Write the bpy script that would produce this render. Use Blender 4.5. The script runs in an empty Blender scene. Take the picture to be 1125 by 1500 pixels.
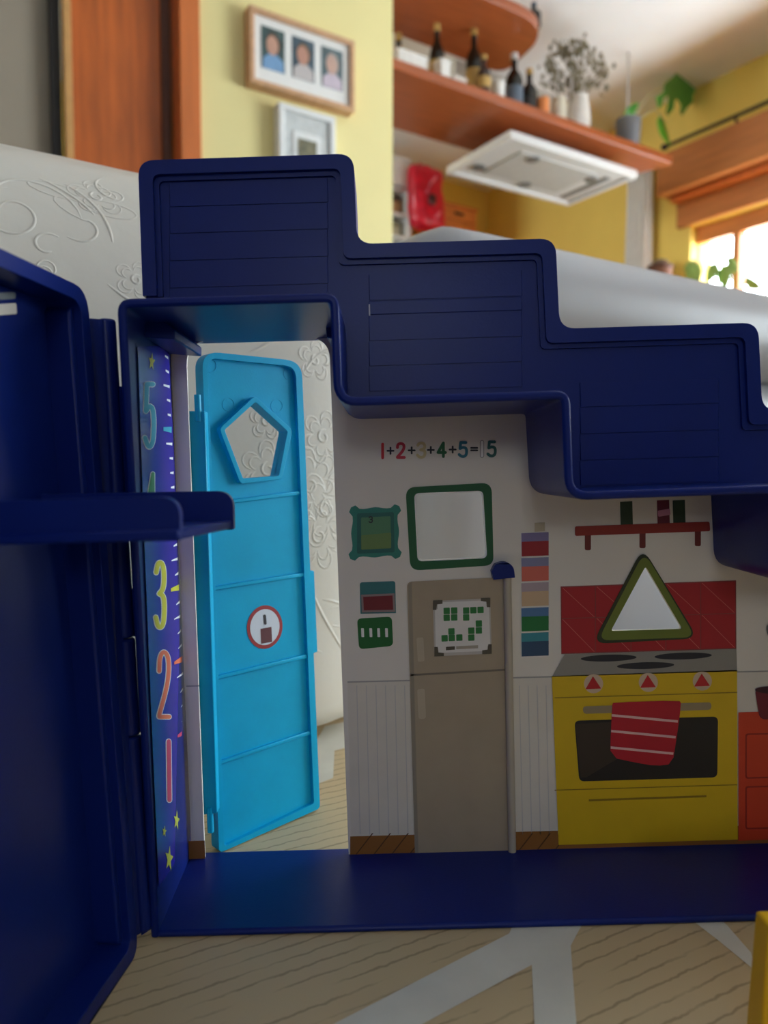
import bpy, bmesh, math, random
from mathutils import Vector, Matrix, noise
from mathutils.geometry import tessellate_polygon
from mathutils.bvhtree import BVHTree

random.seed(4)
SC = bpy.context.scene
COL = SC.collection
R = math.radians

# ------------------------------------------------------------------ camera
ZC = 0.205                       # lens height above the room floor (m)
PITCH = R(3.2)                   # looking slightly down
F = 1083.0                       # focal length in photo pixels (1125 x 1500)
cd = bpy.data.cameras.new('camera'); cam = bpy.data.objects.new('camera', cd); COL.objects.link(cam)
cam.location = (0, 0, ZC); cam.rotation_euler = (math.pi/2 - PITCH, 0, 0)
cd.sensor_fit = 'VERTICAL'; cd.sensor_height = 36.0; cd.lens = F/1500*36
cd.clip_start = 0.005; cd.clip_end = 60
cd.dof.use_dof = True; cd.dof.focus_distance = 0.325; cd.dof.aperture_fstop = 9.0
SC.camera = cam

# ------------------------------------------------------------------ world and light
wd = bpy.data.worlds.new('overcast_sky'); SC.world = wd; wd.use_nodes = True
bg = wd.node_tree.nodes['Background']
bg.inputs[0].default_value = (0.86, 0.98, 1.05, 1); bg.inputs[1].default_value = 17.0
SC.view_settings.view_transform = 'Standard'; SC.view_settings.look = 'None'
SC.view_settings.exposure = 0.0; SC.view_settings.gamma = 1.0
SC.view_settings.use_curve_mapping = False
SC.cycles.max_bounces = 10; SC.cycles.diffuse_bounces = 6
SC.cycles.sample_clamp_indirect = 6.0
SC.cycles.caustics_reflective = False; SC.cycles.caustics_refractive = False

# room axes: u runs right and away, v runs left and away (the room is turned 32 degrees to the lens)
YAW = R(32.0); CU, SU = math.cos(YAW), math.sin(YAW)
def uv2w(u, v, z): return Vector((u*CU - v*SU, u*SU + v*CU, z))
U_WIN = 3.93; V_PART = 2.316; V_FAR = 4.72; U_LEFT = -2.2; V_REAR = -2.6; Z_CEIL = 2.45
WIN_V0, WIN_V1, WIN_Z0, WIN_Z1 = 0.95, 2.84, 0.80, 1.66     # window on the right-hand wall
FW_V0, FW_V1, FW_Z0, FW_Z1 = -1.5, 0.85, 0.06, 1.72          # unseen french window beside it, sized to light sofa front and door
KW_V0, KW_V1, KW_Z0, KW_Z1 = 2.75, 4.45, 0.70, 2.15         # window added in the left-hand wall, unseen, to light the kitchen walls
RW_U0, RW_U1, RW_Z0, RW_Z1 = -1.95, -1.30, 0.70, 1.35            # window added behind the photographer to fill the toy's front with light
def portal(name, loc, rot, sx, sy):
    l = bpy.data.lights.new(name, 'AREA'); l.shape = 'RECTANGLE'; l.size = sx; l.size_y = sy
    l.cycles.is_portal = True
    o = bpy.data.objects.new(name, l); COL.objects.link(o); o.location = loc; o.rotation_euler = rot
portal('window_portal', uv2w(U_WIN+0.12, (WIN_V0+WIN_V1)/2, (WIN_Z0+WIN_Z1)/2), (R(90), 0, YAW+R(90)), WIN_V1-WIN_V0, WIN_Z1-WIN_Z0)
portal('unseen_french_window_portal', uv2w(U_WIN+0.12, (FW_V0+FW_V1)/2, (FW_Z0+FW_Z1)/2), (R(90), 0, YAW+R(90)), FW_V1-FW_V0, FW_Z1-FW_Z0)
portal('added_kitchen_window_portal', uv2w(U_LEFT-.16, (KW_V0+KW_V1)/2, (KW_Z0+KW_Z1)/2), (R(90), 0, YAW-R(90)), KW_V1-KW_V0, KW_Z1-KW_Z0)
portal('added_rear_window_portal', uv2w((RW_U0+RW_U1)/2, V_REAR-0.12, (RW_Z0+RW_Z1)/2), (R(90), 0, YAW), RW_U1-RW_U0, RW_Z1-RW_Z0)

# ------------------------------------------------------------------ materials
def lin(c):
    return tuple(((x/255)/12.92 if x/255 <= .04045 else ((x/255+.055)/1.055)**2.4) for x in c) + (1,)
MATS = {}
def M(name, rgb, rough=.5, var=.06, scale=40, bump=0, bscale=200, spec=.5, metal=0, stretch=None):
    if name in MATS: return MATS[name]
    m = bpy.data.materials.new(name); m.use_nodes = True; nt = m.node_tree; N = nt.nodes; L = nt.links
    b = N['Principled BSDF']; c = lin(rgb)
    b.inputs['Roughness'].default_value = rough; b.inputs['Metallic'].default_value = metal
    b.inputs['Specular IOR Level'].default_value = spec
    tc = N.new('ShaderNodeTexCoord'); mp = N.new('ShaderNodeMapping'); L.new(tc.outputs['Object'], mp.inputs[0])
    if stretch: mp.inputs['Scale'].default_value = stretch
    nz = N.new('ShaderNodeTexNoise'); nz.inputs['Scale'].default_value = scale; nz.inputs['Detail'].default_value = 4
    L.new(mp.outputs[0], nz.inputs['Vector'])
    rp_ = N.new('ShaderNodeValToRGB'); e = rp_.color_ramp.elements
    e[0].position = .3; e[1].position = .7
    e[0].color = tuple(x*(1-var) for x in c[:3]) + (1,); e[1].color = tuple(min(1, x*(1+var)) for x in c[:3]) + (1,)
    L.new(nz.outputs['Fac'], rp_.inputs[0]); L.new(rp_.outputs[0], b.inputs['Base Color'])
    if bump:
        n2 = N.new('ShaderNodeTexNoise'); n2.inputs['Scale'].default_value = bscale; n2.inputs['Detail'].default_value = 3
        L.new(mp.outputs[0], n2.inputs['Vector'])
        bp = N.new('ShaderNodeBump'); bp.inputs['Strength'].default_value = bump; bp.inputs['Distance'].default_value = .002
        L.new(n2.outputs['Fac'], bp.inputs['Height']); L.new(bp.outputs[0], b.inputs['Normal'])
    MATS[name] = m; return m
def wood(name, rgb, rough=.45, stretch=(3, 3, 40), var=.25, scale=2.2):
    return M(name, rgb, rough, var, scale, bump=.05, bscale=30, stretch=stretch)
def P(name, rgb): return M('print_'+name, rgb, .55, .03, 80)      # printed card colours
blue = M('blue_plastic', (14, 36, 116), .34, .04, 60, bump=.03, bscale=900, spec=.22)
teal = M('teal_plastic', (4, 170, 218), .42, .04, 60, bump=.03, bscale=900, spec=.25)
white_card = M('white_card', (232, 226, 216), .5, .02, 30)
sofa_m = M('embossed_leatherette', (228, 223, 212), .36, .03, 4, bump=.12, bscale=60)
sofa_plain = M('plain_leatherette', (178, 178, 182), .4, .03, 4, bump=.15, bscale=20)

# ------------------------------------------------------------------ mesh helpers
def link(o, parent=None, **props):
    COL.objects.link(o)
    if parent is not None: o.parent = parent
    for k, v in props.items(): o[k] = v
    return o
def tag(o, label=None, cat=None, group=None, kind=None):
    if label: o['label'] = label
    if cat: o['category'] = cat
    if group: o['group'] = group
    if kind: o['kind'] = kind
    return o
def mesh(name, verts, faces, mat, parent=None, bevel=0, seg=2, smooth=35, solid=0, subd=0):
    me = bpy.data.meshes.new(name); me.from_pydata([tuple(v) for v in verts], [], faces)
    bm = bmesh.new(); bm.from_mesh(me)
    bmesh.ops.remove_doubles(bm, verts=bm.verts, dist=1e-7)
    bmesh.ops.recalc_face_normals(bm, faces=bm.faces); bm.to_mesh(me); bm.free()
    if isinstance(mat, (list, tuple)):
        for m in mat: me.materials.append(m)
    else: me.materials.append(mat)
    if smooth:
        me.polygons.foreach_set('use_smooth', [True]*len(me.polygons))
        if smooth < 180: me.set_sharp_from_angle(angle=R(smooth))
    o = bpy.data.objects.new(name, me); link(o, parent)
    if solid:
        s = o.modifiers.new('solid', 'SOLIDIFY'); s.thickness = solid; s.offset = 0
    if bevel:
        b = o.modifiers.new('bevel', 'BEVEL'); b.width = bevel; b.segments = seg; b.limit_method = 'ANGLE'
        b.angle_limit = R(40); b.harden_normals = False
    if subd:
        s = o.modifiers.new('sub', 'SUBSURF'); s.levels = subd; s.render_levels = subd
    return o
def empty(name, loc=(0, 0, 0), rot=(0, 0, 0)):
    o = bpy.data.objects.new(name, None); o.empty_display_size = .02
    o.location = loc; o.rotation_euler = rot; COL.objects.link(o); return o
def box_vf(x0, x1, y0, y1, z0, z1):
    v = [(x, y, z) for x in (x0, x1) for y in (y0, y1) for z in (z0, z1)]
    f = [(0, 1, 3, 2), (4, 6, 7, 5), (0, 4, 5, 1), (2, 3, 7, 6), (0, 2, 6, 4), (1, 5, 7, 3)]
    return v, f
def box(name, x0, x1, y0, y1, z0, z1, mat, parent=None, bevel=0, seg=2):
    v, f = box_vf(x0, x1, y0, y1, z0, z1); return mesh(name, v, f, mat, parent, bevel, seg)
def boxes(name, lst, mat, parent=None, bevel=0):
    V, Fc = [], []
    for b in lst:
        v, f = box_vf(*b); n = len(V); V += v; Fc += [tuple(i+n for i in q) for q in f]
    return mesh(name, V, Fc, mat, parent, bevel)
def rp(pts, n=7):
    """round a closed outline: (x, y, r) corner points -> dense list"""
    out = []; k = len(pts)
    for i in range(k):
        x, y = pts[i][:2]; r = pts[i][2] if len(pts[i]) > 2 else 0
        if not r: out.append((x, y)); continue
        a = Vector(pts[i-1][:2]) - Vector((x, y)); b = Vector(pts[(i+1) % k][:2]) - Vector((x, y))
        la, lb = a.length, b.length; a.normalize(); b.normalize()
        d = min(r, la*.49, lb*.49); p0 = Vector((x, y)) + a*d; p2 = Vector((x, y)) + b*d; p1 = Vector((x, y))
        for j in range(n):
            t = j/(n-1)
            # blend of a quadratic curve pushed towards a circular arc
            q = p0*(1-t)**2 + p1*2*t*(1-t)*1.0 + p2*t*t
            out.append((q.x, q.y))
    return out
def rounded_path(pts, r, n=7):
    """round an open path with quadratic-arc corners"""
    out = [Vector(pts[0])]
    for i in range(1, len(pts)-1):
        p = Vector(pts[i]); a = Vector(pts[i-1]) - p; b = Vector(pts[i+1]) - p
        d = min(r, a.length*.49, b.length*.49); a.normalize(); b.normalize()
        p0, p2 = p + a*d, p + b*d
        for j in range(n):
            t = j/(n-1); out.append(p0*(1-t)**2 + p*2*t*(1-t) + p2*t*t)
    out.append(Vector(pts[-1])); return out
def offset_path(path, d):
    out = []
    for i, p in enumerate(path):
        a = path[max(i-1, 0)]; b = path[min(i+1, len(path)-1)]
        t = (b-a).normalized(); out.append(p + Vector((-t.y, t.x))*d)
    return out
def lathe(name, prof, mat, parent=None, n=24, loc=(0, 0, 0), smooth=40):
    V, Fc = [], []
    for r, z in prof:
        for k in range(n):
            a = 2*math.pi*k/n; V.append((loc[0]+r*math.cos(a), loc[1]+r*math.sin(a), loc[2]+z))
    for i in range(len(prof)-1):
        for k in range(n):
            Fc.append((i*n+k, i*n+(k+1) % n, (i+1)*n+(k+1) % n, (i+1)*n+k))
    Fc.append(tuple(range(n))); Fc.append(tuple((len(prof)-1)*n+k for k in range(n)))
    return mesh(name, V, Fc, mat, parent, smooth=smooth)
def tube_vf(path, rad, n=6, flat=1.0, nrm=None):
    V, Fc = [], []; path = [Vector(p) for p in path]
    for i, p in enumerate(path):
        t = (path[min(i+1, len(path)-1)] - path[max(i-1, 0)]).normalized()
        up = nrm[i] if nrm else (Vector((0, 0, 1)) if abs(t.z) < .9 else Vector((1, 0, 0)))
        s = t.cross(up).normalized(); w = s.cross(t).normalized()
        r = rad[i] if isinstance(rad, (list, tuple)) else rad
        for k in range(n):
            a = 2*math.pi*k/n; V.append(p + s*math.cos(a)*r + w*math.sin(a)*r*flat)
    for i in range(len(path)-1):
        for k in range(n): Fc.append((i*n+k, i*n+(k+1) % n, (i+1)*n+(k+1) % n, (i+1)*n+k))
    Fc.append(tuple(range(n))); Fc.append(tuple((len(path)-1)*n+k for k in range(n)))
    return V, Fc
def tube(name, path, rad, mat, parent=None, n=8):
    v, f = tube_vf(path, rad, n); return mesh(name, v, f, mat, parent, smooth=60)
def rbox_vf(half, r, n=14, fn=None):
    """rounded cushion block centred on the origin"""
    bm = bmesh.new(); bmesh.ops.create_cube(bm, size=2)
    bmesh.ops.subdivide_edges(bm, edges=bm.edges, cuts=n, use_grid_fill=True)
    h = Vector(half); V = []
    for v in bm.verts:
        p = Vector((math.sin(v.co.x*math.pi/2)*h.x, math.sin(v.co.y*math.pi/2)*h.y, math.sin(v.co.z*math.pi/2)*h.z))
        q = Vector([max(-(h[i]-min(r, h[i])), min(h[i]-min(r, h[i]), p[i])) for i in range(3)])
        d = p - q
        if d.length > 1e-6: p = q + d.normalized()*min(r, min(h))
        if fn: p = fn(p)
        V.append(p)
    bm.verts.index_update(); Fc = [tuple(x.index for x in f.verts) for f in bm.faces]; bm.free()
    return V, Fc

# ------------------------------------------------------------------ measuring rays (photo pixel -> direction)
def ray_w(px, py):
    x = (px-562.5)/F; y = (py-750)/F
    return Vector((x, math.cos(PITCH) - y*math.sin(PITCH), -math.sin(PITCH) - y*math.cos(PITCH)))
def at_v(px, py, v):
    d = ray_w(px, py); t = v/(-SU*d.x + CU*d.y); w = d*t; return Vector((CU*w.x+SU*w.y, v, w.z+ZC))
def at_u(px, py, u):
    d = ray_w(px, py); t = u/(CU*d.x + SU*d.y); w = d*t; return Vector((u, -SU*w.x+CU*w.y, w.z+ZC))
def at_z(px, py, z):
    d = ray_w(px, py); t = (z-ZC)/d.z; w = d*t; return Vector((CU*w.x+SU*w.y, -SU*w.x+CU*w.y, z))

# the toy stands on a mat that rises 1.6 degrees to the right
ROLL = R(-1.6); RY = Matrix.Rotation(ROLL, 3, 'Y'); RYI = RY.inverted()
HB = Vector((0.0, 0.30, -0.178))                     # foot of the toy, in the toy's own tilted axes
def ray_h(px, py): return RYI @ ray_w(px, py)
class Plane:
    def __init__(s, p0, n): s.p = Vector(p0); s.n = Vector(n).normalized()
    def hit(s, px, py, off=0):
        d = ray_h(px, py); t = s.p.dot(s.n)/d.dot(s.n); return d*t + s.n*off
def at_y(px, py, Y): d = ray_h(px, py); return d*(Y/d.y)
def xz(px, py, Y): p = at_y(px, py, Y); return Vector((p.x, p.z))
def flat(name, pxs, plane, layer, mat, parent):
    pts = [plane.hit(x, y, layer*.0001+.00008) - HB for x, y in pxs]
    tr = tessellate_polygon([pts]); return mesh(name, pts, [tuple(t) for t in tr], mat, parent, smooth=0)
def plate(name, outer, holes, plane, t0, t1, mat, parent, bevel=0, seg=2):
    loops = [[plane.hit(x, y) for x, y in lp] for lp in [outer]+list(holes)]
    return plate3(name, loops, plane.n, t0, t1, mat, parent, bevel, seg)
def plate3(name, loops, n, t0, t1, mat, parent, bevel=0, seg=2):
    fl = [p for lp in loops for p in lp]; k = len(fl)
    tr = tessellate_polygon(loops)
    V = [p + n*t0 - HB for p in fl] + [p + n*t1 - HB for p in fl]
    Fc = [tuple(t) for t in tr] + [tuple(i+k for i in t) for t in tr]
    s = 0
    for lp in loops:
        m = len(lp)
        for i in range(m): a, b = s+i, s+(i+1) % m; Fc.append((a, b, b+k, a+k))
        s += m
    return mesh(name, V, Fc, mat, parent, bevel, seg)
def strokes_px(lines, w):
    """ribbons with round caps: list of (poly points, ring) as px polygons"""
    polys = []
    for ln in lines:
        for i in range(len(ln)-1):
            a, b = Vector(ln[i]), Vector(ln[i+1]); t = (b-a)
            if t.length < 1e-6: continue
            t.normalize(); s = Vector((-t.y, t.x))*w/2
            polys.append([a+s, b+s, b-s, a-s])
        for p in ln:
            polys.append([Vector((p[0]+w/2*math.cos(k*math.pi/5), p[1]+w/2*math.sin(k*math.pi/5))) for k in range(10)])
    return polys
def flat_multi(name, polys, plane, layer, mat, parent):
    V, Fc = [], []
    for k, pl in enumerate(polys):
        n = len(V); V += [plane.hit(p[0], p[1], layer*.0001+.00008+(k % 7)*.000003) - HB for p in pl]; Fc.append(tuple(range(n, n+len(pl))))
    me = bpy.data.meshes.new(name); me.from_pydata([tuple(v) for v in V], [], Fc); me.materials.append(mat)
    return link(bpy.data.objects.new(name, me), parent)
def chaikin(p, it=2):
    for _ in range(it):
        q = [p[0]]
        for a, b in zip(p[:-1], p[1:]):
            q.append((a[0]*.75+b[0]*.25, a[1]*.75+b[1]*.25)); q.append((a[0]*.25+b[0]*.75, a[1]*.25+b[1]*.75))
        q.append(p[-1]); p = q
    return p
DIG = {
 '1': [[(.5, 0), (.5, 1)]],
 '2': [chaikin([(.06, .28), (.1, .05), (.5, -.04), (.92, .06), (.94, .32), (.7, .58), (.06, .97)]) + [(.06, 1), (.98, 1)]],
 '3': [chaikin([(.05, .14), (.25, -.02), (.75, -.02), (.98, .14), (.92, .4), (.42, .48)]), chaikin([(.42, .48), (.98, .52), (1.0, .86), (.75, 1.02), (.25, 1.02), (.0, .86)])],
 '4': [[(.72, 1), (.72, 0), (0, .7), (1, .7)]],
 '5': [[(.9, 0), (.2, 0), (.12, .44)] + chaikin([(.12, .44), (.5, .34), (.98, .42), (1.0, .86), (.7, 1.03), (.3, 1.02), (.0, .88)])],
 '+': [[(0, .5), (1, .5)], [(.5, 0), (.5, 1)]],
 '=': [[(0, .3), (1, .3)], [(0, .7), (1, .7)]],
}
def glyph(ch, x0, y0, x1, y1, shx=0, shy=0):
    return [[(x0+(x1-x0)*a + shx*b, y0+(y1-y0)*b + shy*a) for a, b in ln] for ln in DIG[ch]]
def circ(cx, cy, rx, ry=None, n=28, rot=0):
    ry = ry or rx; c, s = math.cos(rot), math.sin(rot)
    return [(cx+rx*math.cos(2*math.pi*k/n)*c - ry*math.sin(2*math.pi*k/n)*s, cy+rx*math.cos(2*math.pi*k/n)*s + ry*math.sin(2*math.pi*k/n)*c) for k in range(n)]
def star(cx, cy, rx, ry, rot=0):
    return [(cx+rx*(1 if k % 2 == 0 else .42)*math.sin(math.pi*k/5+rot), cy-ry*(1 if k % 2 == 0 else .42)*math.cos(math.pi*k/5+rot)) for k in range(10)]

# ================================================================== the room
yellow = M('yellow_paint', (240, 226, 160), .7, .02, 6, bump=.05, bscale=300)
rear_m = M('grey_paint', (150, 150, 154), .8, .02, 5)
yellow_k = M('deep_yellow_paint', (240, 208, 104), .7, .02, 6, bump=.05, bscale=300)
ceil_m = M('ceiling_paint', (246, 244, 242), .8, .02, 5)
grey_m = M('taupe_paint', (164, 152, 134), .8, .02, 5)
floor_m = wood('floor_wood', (104, 94, 84), .4, (30, 3, 3))
door_w = wood('door_wood', (196, 98, 34), .42, (14, 14, 1.2), .25, 3)
casing_w = wood('casing_wood', (208, 112, 50), .42, (14, 14, 1.2), .12, 3)
shelf_w = wood('shelf_wood', (160, 84, 46), .3, (2, 20, 20), .15, 2)
win_w = wood('window_wood', (190, 116, 58), .4, (20, 2, 20), .15, 2)
def rbx(name, u0, u1, v0, v1, z0, z1, mat, parent=None, bevel=0):
    """box in room axes; without a parent it gets its own base point and the room's turn"""
    if parent is None:
        o = box(name, u0-(u0+u1)/2, u1-(u0+u1)/2, v0-(v0+v1)/2, v1-(v0+v1)/2, 0, z1-z0, mat, None, bevel)
        o.location = uv2w((u0+u1)/2, (v0+v1)/2, z0); o.rotation_euler = (0, 0, YAW); return o
    bu, bv, bz = parent['base']; return box(name, u0-bu, u1-bu, v0-bv, v1-bv, z0-bz, z1-bz, mat, parent, bevel)
def rroot(name, u, v, z, label=None, cat=None, group=None, kind=None):
    o = empty(name, uv2w(u, v, z), (0, 0, YAW)); o['base'] = (u, v, z); return tag(o, label, cat, group, kind)
def rl(root, p): return Vector(p) - Vector(root['base'])
def structure(o): o['kind'] = 'structure'; return o

structure(rbx('floor', U_LEFT-.2, U_WIN+.2, V_REAR-.2, V_FAR+.2, -.05, 0, floor_m))
structure(rbx('ceiling', U_LEFT-.2, U_WIN+.2, V_REAR-.2, V_FAR+.2, Z_CEIL, Z_CEIL+.1, ceil_m))
structure(rbx('wall_far', U_LEFT-.2, U_WIN, V_FAR, V_FAR+.12, 0, Z_CEIL, yellow_k))
W = rroot('wall_left', U_LEFT, 1.0, 0, kind='structure')
rbx('wall_section', U_LEFT-.12, U_LEFT, V_REAR, KW_V0, 0, Z_CEIL, rear_m, W)
rbx('wall_section', U_LEFT-.12, U_LEFT, KW_V1, V_FAR, 0, Z_CEIL, rear_m, W)
rbx('wall_section', U_LEFT-.12, U_LEFT, KW_V0, KW_V1, 0, KW_Z0, rear_m, W)
rbx('wall_section', U_LEFT-.12, U_LEFT, KW_V0, KW_V1, KW_Z1, Z_CEIL, rear_m, W)
# window wall with its opening
W = rroot('wall_right', U_WIN, 1.0, 0, kind='structure')
rbx('wall_section', U_WIN, U_WIN+.2, V_REAR, FW_V0, 0, Z_CEIL, yellow_k, W)
rbx('wall_section', U_WIN, U_WIN+.2, FW_V1, WIN_V0, 0, Z_CEIL, yellow_k, W)
rbx('wall_section', U_WIN, U_WIN+.2, FW_V0, FW_V1, 0, FW_Z0, yellow_k, W)
rbx('wall_section', U_WIN, U_WIN+.2, FW_V0, FW_V1, FW_Z1, Z_CEIL, yellow_k, W)
rbx('wall_section', U_WIN, U_WIN+.2, WIN_V1, V_FAR+.12, 0, Z_CEIL, yellow_k, W)
rbx('wall_section', U_WIN, U_WIN+.2, WIN_V0, WIN_V1, 0, WIN_Z0, yellow_k, W)
rbx('wall_section', U_WIN, U_WIN+.2, WIN_V0, WIN_V1, WIN_Z1, Z_CEIL, yellow_k, W)
# wall behind the photographer, with the added fill window
W = rroot('wall_rear', 0, V_REAR, 0, kind='structure')
rbx('wall_section', U_LEFT-.12, RW_U0, V_REAR-.15, V_REAR, 0, Z_CEIL, rear_m, W)
rbx('wall_section', RW_U1, U_WIN+.2, V_REAR-.15, V_REAR, 0, Z_CEIL, rear_m, W)
rbx('wall_section', RW_U0, RW_U1, V_REAR-.15, V_REAR, 0, RW_Z0, rear_m, W)
rbx('wall_section', RW_U0, RW_U1, V_REAR-.15, V_REAR, RW_Z1, Z_CEIL, rear_m, W)

# glass
gm = bpy.data.materials.new('window_glass'); gm.use_nodes = True; nt = gm.node_tree
nt.nodes.remove(nt.nodes['Principled BSDF'])
tr_ = nt.nodes.new('ShaderNodeBsdfTransparent'); gl_ = nt.nodes.new('ShaderNodeBsdfGlossy'); gl_.inputs['Roughness'].default_value = .02
mx_ = nt.nodes.new('ShaderNodeMixShader'); mx_.inputs[0].default_value = .06
nt.links.new(tr_.outputs[0], mx_.inputs[1]); nt.links.new(gl_.outputs[0], mx_.inputs[2])
nt.links.new(mx_.outputs[0], nt.nodes['Material Output'].inputs[0])

# window_1: wooden casements
W = rroot('window_1', U_WIN, WIN_V1, WIN_Z0, kind='structure')
uf0, uf1 = U_WIN+.05, U_WIN+.11
rbx('window_frame', uf0, uf1, WIN_V0, WIN_V1, WIN_Z1-.10, WIN_Z1, win_w, W, .006)
rbx('window_frame', uf0, uf1, WIN_V0, WIN_V1, WIN_Z0, WIN_Z0+.07, win_w, W, .006)
vj = at_u(1000, 360, uf0).y
rbx('window_frame', uf0, uf1, vj, WIN_V1, WIN_Z0+.07, WIN_Z1-.10, win_w, W, .006)
rbx('window_frame', uf0, uf1, WIN_V0, WIN_V0+.10, WIN_Z0+.07, WIN_Z1-.10, win_w, W, .006)
vm = at_u(1079, 340, uf0).y
mull = [vm, vm-.62, vm-1.2]
vs = [vj]+mull+[WIN_V0+.10]
for q in mull: rbx('mullion', uf0-.005, uf1, q-.022, q+.022, WIN_Z0+.07, WIN_Z1-.10, win_w, W, .004)
for a, b in zip(vs[:-1], vs[1:]): rbx('pane', U_WIN+.078, U_WIN+.082, b+.02, a-.02, WIN_Z0+.07, WIN_Z1-.10, gm, W)
structure(rbx('window_sill', U_WIN-.24, U_WIN+.05, WIN_V0-.05, WIN_V1+.05, WIN_Z0-.04, WIN_Z0, win_w, None, .006))
W = rroot('unseen_french_window', U_WIN, FW_V0, FW_Z0, kind='structure')  # french window out of view, put in for more side light
fm = (FW_V0+FW_V1)/2
for a in ((FW_V0, FW_V0+.08), (fm-.05, fm+.05), (FW_V1-.08, FW_V1)): rbx('window_frame', uf0, uf1, a[0], a[1], FW_Z0, FW_Z1, win_w, W, .005)
for a in ((FW_Z0, FW_Z0+.08), (FW_Z1-.08, FW_Z1)):
    for b in ((FW_V0+.08, fm-.05), (fm+.05, FW_V1-.08)): rbx('window_frame', uf0, uf1, b[0], b[1], a[0], a[1], win_w, W, .005)
for b in ((FW_V0+.07, fm-.04), (fm+.04, FW_V1-.07)): rbx('pane', U_WIN+.078, U_WIN+.082, b[0], b[1], FW_Z0+.07, FW_Z1-.07, gm, W)
W = rroot('added_kitchen_window', U_LEFT, KW_V0, KW_Z0, kind='structure')  # unseen window, put in to brighten the far yellow walls
km = (KW_V0+KW_V1)/2
for a in ((KW_V0, KW_V0+.07), (km-.04, km+.04), (KW_V1-.07, KW_V1)): rbx('window_frame', U_LEFT-.10, U_LEFT-.04, a[0], a[1], KW_Z0, KW_Z1, win_w, W, .005)
for b in ((KW_V0+.07, km-.04), (km+.04, KW_V1-.07)):
    for a in ((KW_Z0, KW_Z0+.07), (KW_Z1-.07, KW_Z1)): rbx('window_frame', U_LEFT-.10, U_LEFT-.04, b[0], b[1], a[0], a[1], win_w, W, .005)
    rbx('pane', U_LEFT-.072, U_LEFT-.068, b[0]-.01, b[1]+.01, KW_Z0+.06, KW_Z1-.06, gm, W)
W = rroot('added_rear_window', 0, V_REAR, RW_Z0, kind='structure')  # unseen window, put in as soft fill for the card front
for a in ((RW_U0, RW_U0+.07), (RW_U1-.07, RW_U1), ((RW_U0+RW_U1)/2-.035, (RW_U0+RW_U1)/2+.035)):
    rbx('window_frame', a[0], a[1], V_REAR-.11, V_REAR-.05, RW_Z0, RW_Z1, win_w, W, .005)
for a in ((RW_Z0, RW_Z0+.07), (RW_Z1-.07, RW_Z1)):
    rbx('window_frame', RW_U0+.07, RW_U1-.07, V_REAR-.11, V_REAR-.05, a[0], a[1], win_w, W, .005)
for a in ((RW_U0+.06, (RW_U0+RW_U1)/2-.03), ((RW_U0+RW_U1)/2+.03, RW_U1-.06)): rbx('pane', a[0], a[1], V_REAR-.082, V_REAR-.078, RW_Z0+.07, RW_Z1-.07, gm, W)
# wooden roller-shutter box and lintel above the window
T = rroot('trim_1', U_WIN, WIN_V1, 1.85, kind='structure')
rbx('shutter_box', U_WIN-.16, U_WIN, -2.2, WIN_V1+.13, 1.84, 2.075, win_w, T, .006)
rbx('lintel_board', U_WIN-.03, U_WIN, WIN_V0-.05, WIN_V1+.08, WIN_Z1, 1.84, win_w, T, .004)
rbx('lintel_lip', U_WIN-.09, U_WIN-.03, -2.1, WIN_V1+.08, 1.80, 1.835, casing_w, T, .004)

# partition wall with the doorway on its left
uR = at_v(575, 300, V_PART).x; uC = at_v(290, 200, V_PART).x; uC0 = at_v(262, 200, V_PART).x
uD1 = at_v(237, 200, V_PART+.06).x; uD0 = at_v(99, 200, V_PART+.06).x
structure(rbx('wall_partition', uC, uR, V_PART, V_PART+.14, 0, Z_CEIL, yellow))
T = rroot('trim_2', uC, V_PART, 0, kind='structure')
rbx('door_casing', uC0, uC+.006, V_PART-.018, V_PART+.01, 0, Z_CEIL-.02, casing_w, T, .004)
rbx('door_jamb', uC0-.005, uC, V_PART+.01, V_PART+.15, 0, Z_CEIL-.02, door_w, T, .003)
D = rroot('door_1', uD0, V_PART+.06, 0, kind='structure')
rbx('door_leaf', uD0+.012, uC0-.012, V_PART+.06, V_PART+.10, .01, 2.35, door_w, D, .003)
rbx('edge_strip', uD0-.006, uD0+.016, V_PART+.052, V_PART+.10, .01, 2.35, M('pale_edge_wood', (214, 160, 96), .5), D, .002)
rbx('recess_shade', uC0-.036, uC0-.008, V_PART+.045, V_PART+.06, .01, 2.35, M('recess_shade_brown', (88, 44, 22), .5), D, .002)  # dark strip paints in the shade of the door recess
structure(rbx('wall_hall', U_LEFT, uD0-.022, V_PART+.10, V_PART+.16, 0, Z_CEIL, grey_m))
structure(rbx('gap_shade_strip', uD0-.040, uD0-.012, V_PART+.068, V_PART+.098, 0, Z_CEIL, M('black_gap_strip', (26, 20, 16), .7)))  # black strip standing in for the shade in the gap beside the door

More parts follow.
